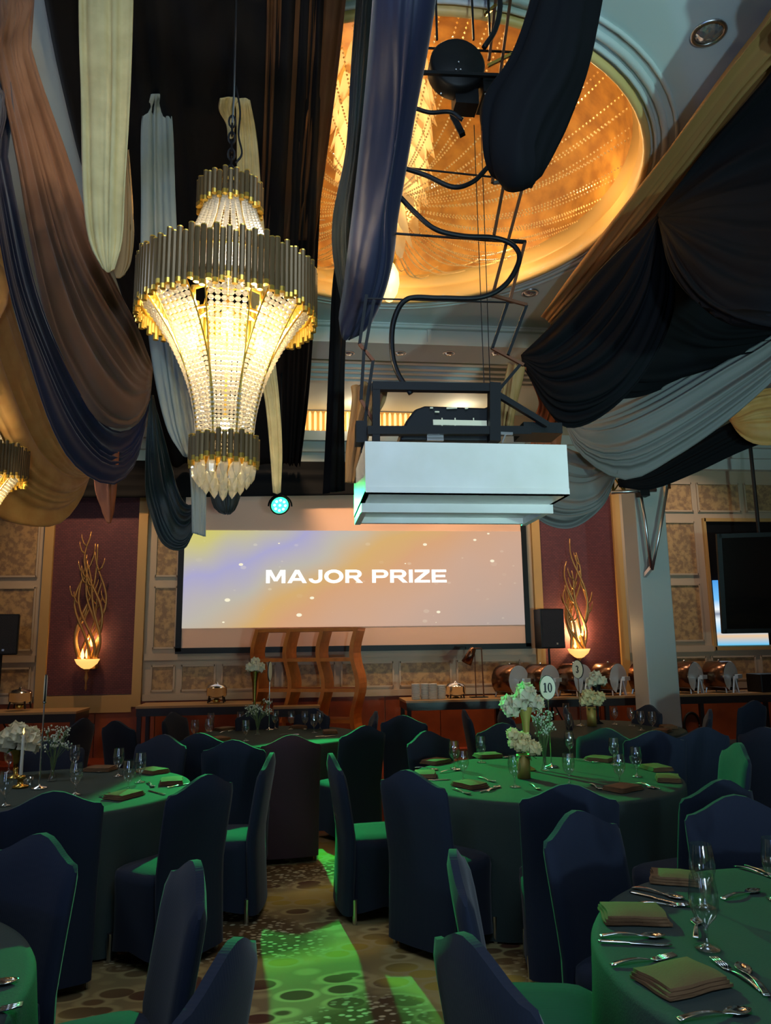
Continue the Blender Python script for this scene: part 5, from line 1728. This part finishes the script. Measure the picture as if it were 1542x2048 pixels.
def baby_breath(p, h, label, seed, spread=0.09):
    t = thing('bud_vase', label, 'vase', p)
    MB().lathe([(0.001, 0.0), (0.032, 0.0), (0.034, 0.006), (0.014, 0.05), (0.012, 0.10), (0.024, 0.16)], 16).build('glass_vase', 'clear_glass', t, True)
    r2 = random.Random(seed)
    stems, fl = MB(), MB()
    for k in range(26):
        a, q = r2.uniform(0, 2 * PI), spread * math.sqrt(r2.random())
        tip = Vector((q * math.cos(a), q * math.sin(a), h * r2.uniform(0.62, 1.0)))
        mid = Vector((tip.x * 0.25, tip.y * 0.25, 0.15))
        stems.tube([(0, 0, 0.02), mid, tip], 0.0014, 4)
        for m_ in range(7):
            d = Vector((r2.gauss(0, 1), r2.gauss(0, 1), r2.gauss(0, 0.8))) * 0.016
            stems.tube([tip - Vector((0, 0, 0.03)), tip + d], 0.0009, 3)
            fl.ball(tip + d, r2.uniform(0.004, 0.0075), 5, 3)
    tag(stems.build('stems', 'pale_stem', t), kind='stuff')
    tag(fl.build('blossoms', 'tiny_flower', t), kind='stuff')
    return t


def number_stand(p, h, num, face, label, ow=0.075, oh=0.11):
    t = thing('number_stand', label, 'table sign', p, face)
    MB().lathe([(0.001, 0), (0.05, 0.0), (0.048, 0.008), (0.008, 0.016), (0.006, 0.03)], 20).build('base', 'steel', t, True)
    MB().tube([(0, 0, 0.02), (0, 0, h)], 0.005, 8).build('pole', 'steel', t)
    MB().ball((0, 0, h), 0.012, 8, 5).build('clip', 'steel', t, True)
    z_ = h + oh + 0.005
    rim = [(ow * math.cos(a), oh * math.sin(a)) for a in [2 * PI * k / 28 for k in range(28)]]
    M_ = Matrix.Translation((0, 0, z_)) @ Matrix.Rotation(R(90), 4, 'X')
    MB().prism([(x_ * 1.08, y_ * 1.06) for x_, y_ in rim], -0.006, 0.004, 0, M_).build('rim', 'sign_print', t)
    card = MB().prism(rim, -0.008, 0.008, 0, M_).build('card', 'sign_face', t)
    if num:
        write(num, oh * 0.82, oh * 0.36 * len(num) * 1.05, 'sign_print', card, (0, -0.008, z_), 0.003)
    return t


def trumpet(p, h, label, m_='brass', seed=1, heads=None, r=0.055):
    t = thing('flower_vase', label, 'vase', p)
    MB().lathe([(0.001, 0), (0.055, 0.0), (0.05, 0.01), (0.014, 0.03), (0.018, 0.06), (0.010, 0.09), (0.014, h * 0.35), (0.020, h * 0.55), (0.030, h * 0.8), (0.055, h)], 20).build('trumpet_vase', m_, t, True)
    bouquet(t, heads, r, 'petal_white', seed, 'rose')
    leaf_set(t, (0, 0, h), 6, 0.12, seed)
    return t


def cyl_vase(p, h, r_, label, seed, heads, fr_=0.045, m_='gold_vase'):
    t = thing('flower_vase', label, 'vase', p)
    MB().lathe([(0.001, 0), (r_, 0.0), (r_, h), (r_ - 0.004, h), (r_ - 0.004, 0.02)], 24).build('cylinder_vase', m_, t, True)
    bouquet(t, heads, fr_, 'petal_cream', seed, 'hydrangea')
    leaf_set(t, (0, 0, h - 0.01), 5, 0.09, seed)
    return t


def pt(px_, py_, z=TZ):
    q = WZ(px_, py_, z)
    q.z = z
    return q


# table 10
cyl_vase(pt(1048, 1556), 0.155, 0.045, 'gold cylinder vase of cream hydrangeas on table 10', 3, [(-0.06, 0, 0.23), (0.0, -0.03, 0.215), (0.055, 0.0, 0.205), (-0.02, 0.03, 0.255), (-0.07, -0.01, 0.29), (0.03, 0.04, 0.25), (-0.03, -0.05, 0.215), (0.075, -0.03, 0.19)], 0.042)
trumpet(pt(1056, 1540), 0.44, 'tall gold trumpet vase with white roses on table 10', 'gold_vase', 21, [(0.03, 0, 0.50), (-0.05, -0.02, 0.47), (0.0, -0.05, 0.53), (0.07, 0.0, 0.46), (-0.10, 0.0, 0.42), (-0.11, 0.03, 0.46), (0.02, 0.05, 0.55)], 0.058)
baby_breath(pt(1090, 1541), 0.40, 'small glass vase of tiny white sprigs on table 10', 5, 0.075)
number_stand(pt(1103, 1534), 0.475, '10', R(-8), 'silver table stand with oval card reading 10', 0.056, 0.085)
# candle table
rp_ = pt(30, 1556)
trumpet(rp_, 0.20, 'vase of white roses behind the lit candle at the left', 'brass', 40, [(-0.05, -0.03, 0.27), (0.03, -0.05, 0.30), (0.10, -0.04, 0.24), (-0.02, 0.04, 0.32), (0.06, 0.04, 0.28), (-0.10, 0.0, 0.24)], 0.07)
t = thing('candlestick', 'tall white taper candle burning in a small gold holder', 'candle', pt(40, 1575))
MB().lathe([(0.001, 0), (0.05, 0.0), (0.052, 0.012), (0.02, 0.02), (0.018, 0.05), (0.03, 0.055), (0.028, 0.075), (0.012, 0.08)], 20).build('holder', 'brass', t, True)
MB().lathe([(0.011, 0.06), (0.0095, 0.33), (0.002, 0.34)], 12).build('taper', 'wax', t, True)
MB().lathe([(0.001, 0.34), (0.006, 0.352), (0.003, 0.368), (0.0005, 0.38)], 8).build('flame', 'flame', t, True)
baby_breath(pt(104, 1562), 0.36, 'small glass vase of tiny white sprigs beside the candle', 6, 0.10)
number_stand(pt(78, 1577), 0.55, '', R(110), 'thin silver number stand seen edge-on beside the candle', 0.05, 0.085)
votive = MB().lathe([(0.001, 0), (0.03, 0.0), (0.034, 0.05), (0.031, 0.05), (0.028, 0.006)], 18).build('votive_glass', 'clear_glass', None, True, pt(55, 1570))
tag(votive, 'small clear tealight glass between candle and number stand', 'glass')
# far left table
trumpet(pt(508, 1455), 0.62, 'tall slim trumpet vase with white flowers before the shelf', 'brass', 60, [(0.0, 0, 0.68), (-0.05, -0.02, 0.66), (0.05, -0.02, 0.66), (0.0, 0.05, 0.72)], 0.05)
baby_breath(pt(515, 1470), 0.34, 'glass vase of tiny green sprigs before the shelf', 7, 0.13)
number_stand(pt(538, 1460), 0.52, '', R(75), 'slim number stand seen edge-on before the wooden shelf', 0.06, 0.10)
# far right table
cyl_vase(pt(1184, 1452), 0.20, 0.05, 'gold cylinder vase of cream hydrangeas on the far table before the pillar', 80, [(-0.07, 0, 0.26), (0.0, -0.03, 0.27), (0.07, 0.0, 0.25), (-0.03, 0.0, 0.33), (0.10, 0.0, 0.30), (0.03, 0.03, 0.32)], 0.055)
trumpet(pt(1197, 1447), 0.42, 'dark trumpet vase of white roses on the far table before the pillar', 'black_metal', 90, [(0.0, 0, 0.47), (0.06, -0.02, 0.46), (-0.06, -0.02, 0.45), (0.02, 0.05, 0.50)], 0.06)
number_stand(pt(1162, 1452), 0.50, '3', R(-60), 'number stand with oval card turned sideways on the far right table', 0.07, 0.095)

# ------------------------------------------------------------------ buffet tables
def buffet(x0, x1, y0, y1, zt, label, legs):
    t = thing('buffet_table', label, 'table', ((x0 + x1) / 2, (y0 + y1) / 2, 0))
    w, d = x1 - x0, y1 - y0
    MB().box((0, 0, zt - 0.015), (w, d, 0.03)).build('tabletop', 'table_edge', t)
    MB().box((0, 0, zt - 0.085), (w - 0.02, d - 0.02, 0.11)).build('apron', 'dark_table', t)
    for i in range(legs):
        for sg in (-1, 1):
            MB().box((-w / 2 + 0.05 + (w - 0.1) * i / (legs - 1), sg * (d / 2 - 0.05), (zt - 0.14) / 2), (0.06, 0.06, zt - 0.14)).build('leg', 'dark_table', t)
    return t


BZ = 0.83
bl_a, bl_b = WZ(270, 1411, BZ), WZ(520, 1404, BZ)
BY = 11.25
buffet(W(271, 1410, BY).x, W(520, 1404, BY).x, BY, BY + 0.75, BZ, 'narrow dark buffet table with one steel warmer, left of the wooden shelf', 2)
buffet(-6.6, W(153, 1414, 10.9).x, 10.9, 11.6, BZ - 0.02, 'dark buffet table cut off at the left picture edge', 3)
BR0, BR1 = W(812, 1405, BY - 0.1).x, 9.2
buffet(BR0, BR1, BY - 0.1, BY + 0.7, BZ, 'long dark buffet table with chafing dishes at the right', 6)
buffet(W(546, 1414, 11.0).x, W(640, 1414, 11.0).x, 11.0, 11.3, 0.80, 'small dark side table in front of the wooden shelf', 2)


def pot(px_, py_, Y, label, s=1.0):
    p = W(px_, py_, Y)
    t = thing('soup_warmer', label, 'warmer', p)
    MB().lathe([(0.10 * s, 0.07 * s), (0.145 * s, 0.10 * s), (0.15 * s, 0.21 * s), (0.155 * s, 0.215 * s)], 20).build('pot', 'steel', t, True)
    MB().lathe([(0.15 * s, 0.215 * s), (0.12 * s, 0.25 * s), (0.03 * s, 0.265 * s), (0.02 * s, 0.29 * s), (0.001, 0.295 * s)], 20).build('lid', 'steel', t, True)
    for k in range(4):
        a = PI / 4 + PI / 2 * k
        MB().tube([(0.13 * s * math.cos(a), 0.13 * s * math.sin(a), 0.12 * s), (0.16 * s * math.cos(a), 0.16 * s * math.sin(a), 0.0)], 0.011 * s, 6).build('leg', 'black_metal', t)
    MB().lathe([(0.05 * s, 0.0), (0.06 * s, 0.04 * s), (0.03 * s, 0.06 * s)], 12).build('burner', 'brass', t, True)


pot(433, 1405, BY + 0.35, 'round steel soup warmer on the table left of the shelf')
pot(39, 1417, 11.25, 'round steel soup warmer on the far left buffet table')
pot(912, 1401, BY + 0.3, 'round steel soup warmer beside the stacked white plates')
for k, px_ in enumerate((832, 850, 866, 883)):
    p = W(px_, 1403, BY + 0.12 + 0.04 * (k % 2))
    p.z = BZ
    mb = MB()
    hh = 17 if k < 3 else 15
    for i in range(hh):
        z_ = i * 0.0135
        mb.lathe([(0.035, z_ + 0.002), (0.062, z_ + 0.006), (0.068, z_ + 0.013), (0.066, z_ + 0.0145), (0.05, z_ + 0.008)], 20)
    o = mb.build('plate_stack', 'porcelain', None, True, p)
    tag(o, 'stack of white plates on the long buffet, ' + ('leftmost', 'second from left', 'third from left', 'rightmost')[k] + ' of four', 'plates', 'stacks of white plates')
# heat lamp
p = W(955, 1399, BY + 0.3)
p.z = BZ
t = thing('heat_lamp', 'slim metal heat lamp with tilted shade on the long buffet', 'lamp', p)
MB().box((0.02, 0, 0.006), (0.26, 0.18, 0.012)).build('base', 'black_metal', t)
MB().tube([(0.10, 0, 0.01), (0.09, 0, 0.74), (-0.02, 0, 0.74)], 0.010, 6).build('pole', 'rust_metal', t)
MB().tube([(-0.02, 0, 0.01), (-0.02, 0, 0.66)], 0.008, 6).build('pole', 'rust_metal', t)
sh = MB().lathe([(0.035, 0.14), (0.05, 0.12), (0.085, -0.12), (0.078, -0.12), (0.04, 0.11)], 16)
Ms = Matrix.Translation((-0.10, 0, 0.62)) @ Matrix.Rotation(R(28), 4, 'Y')
sh.v = [tuple(Ms @ Vector(v)) for v in sh.v]
sh.build('shade', 'copper_brown', t, True)


def chafer(px_, Y, label, rz=-58, teal=False):
    p = W(px_, 1397, Y)
    t = thing('chafing_dish', label, 'chafing dish', (p.x, p.y, BZ), R(rz), 'roll-top chafing dishes')
    MB().box((0, 0, 0.13), (0.36, 0.34, 0.09)).build('water_pan', 'dull_steel', t)
    for sx in (-1, 1):
        for sy in (-1, 1):
            MB().tube([(sx * 0.15, sy * 0.14, 0.10), (sx * 0.17, sy * 0.16, 0.0)], 0.012, 6).build('leg', 'dull_steel', t)
    MB().lathe([(0.225, -0.18), (0.235, -0.17), (0.235, 0.17), (0.225, 0.18)], 28, (0, 0, 0.25), 0, R(-70), R(250), 'X').build('roll_top', 'copper_brown', t, True)
    for sx in (-1, 1):
        MB().lathe([(0.001, 0.184 * sx), (0.12, 0.188 * sx), (0.225, 0.18 * sx)], 28, (0, 0, 0.25), 0, R(-70), R(250), 'X').build('end_plate', 'satin_steel', t, True)
    MB().tube([(0.12, 0.24, 0.32), (0.12, 0.28, 0.34), (-0.12, 0.28, 0.34), (-0.12, 0.24, 0.32)], 0.010, 6).build('lid_handle', 'steel', t)
    MB().box((0.27, 0.06, 0.25), (0.05, 0.14, 0.06)).build('hinge_arm', 'satin_steel', t)
    MB().tube([(0.22, 0.02, 0.25), (0.22, -0.05, 0.0)], 0.014, 6).build('support', 'satin_steel', t)
    MB().tube([(0.22, 0.04, 0.25), (0.24, 0.09, 0.0)], 0.014, 6).build('support', 'satin_steel', t)
    MB().ball((0, 0, 0.495), 0.018, 8, 5).build('knob', 'steel', t, True)


ORD = ('first', 'second', 'third', 'fourth', 'fifth', 'sixth', 'seventh', 'eighth', 'ninth', 'tenth', 'eleventh', 'twelfth', 'thirteenth')
for k, px_ in enumerate((1022, 1084, 1150, 1220, 1296, 1374, 1444)):
    chafer(px_, BY + 0.26, 'copper roll-top chafing dish on the long buffet, ' + ORD[k] + ' from the left')
bx_ = W(1530, 1402, BY + 0.15)
t = thing('food_warmer', 'low black food warmer box at the right end of the buffet', 'warmer', (bx_.x + 0.15, bx_.y, BZ))
bevel(MB().box((0, 0, 0.14), (0.62, 0.40, 0.28)).build('body', 'black_plastic', t), 0.015)
MB().box((0, -0.205, 0.14), (0.30, 0.012, 0.03)).build('handle', 'dull_steel', t)

# ------------------------------------------------------------------ wavy wooden shelf
SY = 11.72
zt_ = W(620, 1258, SY).z
sx0, sx1 = W(514, 1262, SY).x, W(718, 1262, SY).x
t = thing('wavy_shelf', 'tall open wooden shelf with wavy uprights in front of the screen', 'shelf', ((sx0 + sx1) / 2, SY - 0.1, 0), R(-20))
wv = lambda z_: 0.045 * math.sin((zt_ - z_) / 0.95 * 2 * PI + 2.4)
hwid = (sx1 - sx0) / 2
for k in range(4):
    xc = -hwid + 2 * hwid * k / 3
    rows_f = []
    NZ = 26
    loops = []
    for i in range(NZ + 1):
        z_ = zt_ * i / NZ
        x_ = xc + wv(z_)
        loops.append([(x_ - 0.03, -0.22, z_), (x_ + 0.03, -0.22, z_), (x_ + 0.03, 0.22, z_), (x_ - 0.03, 0.22, z_)])
    mb = MB().grid(loops, closed=True)
    mb.add(loops[0], [(3, 2, 1, 0)])
    mb.add(loops[-1], [(0, 1, 2, 3)])
    mb.build('upright', 'shelf_wood', t)
for i in range(5):
    z_ = zt_ - 0.02 - i * 0.44
    if z_ > 0.02:
        MB().box((wv(z_), 0, z_), (2 * hwid - 0.02 if i else 2 * hwid + 0.06, 0.43, 0.05)).build('shelf_board', 'shelf_wood', t)

# ------------------------------------------------------------------ loudspeakers
def speaker(px_, py_top, py_bot, Y, w, label, slab):
    a, b_ = W(px_, py_top, Y), W(px_, py_bot, Y)
    hgt = a.z - b_.z
    t = thing('loudspeaker', label, 'loudspeaker', b_, R(8))
    poly = [(-w / 2, -0.17), (w / 2, -0.17), (w / 2 * 0.78, 0.17), (-w / 2 * 0.78, 0.17)]
    bevel(MB().prism(poly, 0, hgt).build('cabinet', 'black_plastic', t), 0.012)
    MB().box((0, -0.175, hgt / 2), (w * 0.92, 0.012, hgt * 0.93)).build('grille', 'grille', t)
    MB().box((0.06, -0.184, hgt * 0.12), (0.03, 0.006, 0.03)).build('badge', 'dull_steel', t)
    t2 = thing('speaker_stand', slab, 'speaker stand', (b_.x, b_.y + 0.01, 0))
    MB().tube([(0, 0, 0.25), (0, 0, b_.z)], 0.018, 10).build('pole', 'black_metal', t2)
    MB().tube([(0, 0, 0.70), (0, 0, 0.80)], 0.03, 10).build('collar', 'black_metal', t2)
    for k in range(3):
        q = 2 * PI * k / 3 + 0.3
        MB().tube([(0.02 * math.cos(q), 0.02 * math.sin(q), 0.72), (0.42 * math.cos(q), 0.42 * math.sin(q), 0.012)], 0.012, 6).build('leg', 'black_metal', t2)


speaker(1098, 1218, 1297, 12.0, 0.42, 'black loudspeaker in front of the right maroon panel', 'black pole stand under the loudspeaker by the right maroon panel')
speaker(2, 1229, 1310, 11.85, 0.50, 'black loudspeaker cut off by the left picture edge', 'black pole stand under the loudspeaker at the left picture edge')

# ------------------------------------------------------------------ antler wall sconces
def sconce(px_, py_bowl, py_top, label, seed, glow):
    p = W(px_, py_bowl, WALL_Y - 0.22)
    H = W(px_, py_top, WALL_Y - 0.22).z - p.z
    t = thing('wall_sconce', label, 'wall lamp', p)
    MB().lathe([(0.02, -0.10), (0.08, -0.07), (0.15, -0.01), (0.185, 0.06), (0.175, 0.06), (0.10, -0.01), (0.02, -0.05)], 20).build('bowl', 'bowl_glow', t, True)
    MB().lathe([(0.002, -0.42), (0.02, -0.38), (0.012, -0.30), (0.035, -0.22), (0.015, -0.14), (0.05, -0.09)], 10).build('finial', 'antler', t, True)
    MB().box((0.05, 0.13, 0.0), (0.12, 0.16, 0.18)).build('wall_bracket', 'antler', t)
    r2 = random.Random(seed)
    for k in range(9):
        a0 = 2 * PI * k / 9
        hh = H * (1.0 if k == 0 else r2.uniform(0.5, 0.92))
        ph, fq = r2.uniform(0, 6.3), r2.uniform(1.2, 2.0)
        pts = []
        for i in range(18):
            s = i / 17
            z_ = 0.02 + hh * s
            env = 0.05 + 0.15 * math.sin(PI * min(1, s * hh / H * 0.95 + 0.1)) ** 1.0
            x_ = env * math.sin(a0 + fq * 2.2 * s * hh / H + ph * 0.2) + 0.035 * math.sin(9 * s + ph)
            y_ = 0.3 * env * math.cos(a0 + fq * 2.2 * s * hh / H)
            pts.append((x_, y_, z_))
        rr = [0.025 * (1 - 0.72 * i / 17) + 0.003 for i in range(18)]
        br = MB().tube(pts, rr, 6).build('branch', 'antler', t, True)
        for m_ in range(2):
            j = r2.randint(7, 15)
            q = Vector(pts[j])
            sg = r2.choice((-1, 1))
            tw = [q, q + Vector((0.05 * sg, 0, 0.05)), q + Vector((0.08 * sg, 0, 0.14)), q + Vector((0.085 * sg, 0, 0.20))]
            MB().tube(tw, [0.017, 0.014, 0.010, 0.003], 5).build('twig', 'antler', br, True)
    for k in range(3):
        x_ = (-0.07, 0.06, 0.0)[k]
        z_ = (0.10, 0.30, 0.12)[k]
        MB().lathe([(0.012, z_ - 0.05), (0.03, z_), (0.022, z_ + 0.05), (0.002, z_ + 0.12)], 10, (x_, -0.02, 0)).build('flame_bulb', 'flame', t, True)
    lamp('sconce_glow', 'POINT', p + Vector((0.02, 0.05, 0.34)), glow, WARM, 0.05)


sconce(174, 1326, 1066, 'antler-branch wall lamp with glowing bowl on the left maroon panel', 5, 12)
sconce(1158, 1305, 1080, 'antler-branch wall lamp glowing brightly on the right maroon panel', 9, 55)

# ------------------------------------------------------------------ television before the niche
tc_ = W(1524, 1165, 11.2)
t = thing('television', 'black flat television hanging on a bracket at the right picture edge', 'television', tc_)
Mt = Matrix.Rotation(R(-14), 4, 'Z') @ Matrix.Rotation(R(6), 4, 'X')
def rot(mb):
    mb.v = [tuple(Mt @ Vector(v)) for v in mb.v]
    return mb


hw_, hh_ = 0.62, 0.76
frm = MB()
for sx in (-1, 1):
    frm.box((sx * hw_, 0, 0), (0.07, 0.08, 2 * hh_ + 0.07))
for sz in (-1, 1):
    frm.box((0, 0, sz * hh_), (2 * hw_, 0.08, 0.07))
rot(frm).build('bezel', 'black_plastic', t)
rot(MB().box((0, 0.0, 0), (2 * hw_ - 0.05, 0.03, 2 * hh_ - 0.05))).build('screen', 'tv_screen', t)
rot(MB().box((0, 0.06, 0), (2 * hw_ - 0.1, 0.06, 2 * hh_ - 0.1))).build('back_shell', 'black_plastic', t)
MB().tube([(0.1, 0.10, 0.3), (0.1, 0.10, CEIL - tc_.z)], 0.03, 8).build('ceiling_pole', 'black_metal', t)
MB().box((-0.35, 0.5, -hh_ - 0.02), (1.4, 0.25, 0.30)).build('lower_box', 'black_plastic', t) if False else None

# ------------------------------------------------------------------ truss bracket beside the pillar
t = thing('truss_bracket', 'steel clamp with two tubes meeting in a point on the pillar', 'bracket', (0, 0, 0))
def TB(px_, py_, Y=10.15):
    return W(px_, py_, Y)


MB().tube([TB(1281, 985), TB(1290, 1040), TB(1303, 1140)], 0.022, 8).build('tube', 'dull_steel', t, True)
MB().tube([TB(1336, 966), TB(1322, 1050), TB(1304, 1140)], 0.022, 8).build('tube', 'dull_steel', t, True)
MB().tube([TB(1222, 985), TB(1312, 980)], 0.03, 8).build('cross_tube', 'dull_steel', t, True)
MB().box(TB(1286, 985), (0.14, 0.14, 0.12)).build('clamp', 'black_metal', t)
MB().box(TB(1336, 970), (0.05, 0.06, 0.12)).build('clamp', 'steel', t)
o = MB()
for px_ in (1226, 1248):
    o.bar(TB(px_, 950), TB(px_, 986), 0.03)
o.bar(TB(1226, 952), TB(1248, 984), 0.02)
o.bar(TB(1248, 952), TB(1226, 984), 0.02)
o.build('lattice', 'brass', t)
MB().bar(TB(1303, 1135), TB(1300, 1150) + Vector((0, 0.18, 0)), 0.05).build('wall_plate', 'dull_steel', t)

# ------------------------------------------------------------------ labels that single out each repeat, counted from the left
WHERE = {k: v[4] for k, v in TABLES.items()}
WHERE['wall'] = 'the far wall'
WHERE['right'] = 'the right picture edge'
NOUN = {'chair': 'black covered banquet chair', 'glass': 'clear stemmed water glass', 'napkin': 'folded brown napkin', 'spoon': 'steel spoon', 'fork': 'steel fork', 'knife': 'steel knife'}
for (kd, tab), lst in PENDING.items():
    lst.sort(key=lambda o_: PX(o_.location + Vector((0, 0, 0.0))))
    prep = 'at ' if kd == 'chair' else 'on '
    if tab in ('wall', 'right'):
        prep = 'by '
    for i, o_ in enumerate(lst):
        if len(lst) == 1:
            o_['label'] = 'only ' + NOUN[kd] + ' ' + prep + WHERE[tab]
        else:
            o_['label'] = NOUN[kd] + ' ' + prep + WHERE[tab] + ', ' + ORD[i] + ' from the left'

# black hose ring hanging on the dado under the buffet
hp = W(1384, 1449, WALL_Y - 0.06)
rg = MB().tube([(0.14 * math.cos(a_), 0, 0.19 * math.sin(a_)) for a_ in [2 * PI * k / 24 for k in range(25)]], 0.022, 8).build('hose_ring', 'black_plastic', None, True, hp)
tag(rg, 'black ring hanging on the red-brown wall under the long buffet', 'ring')
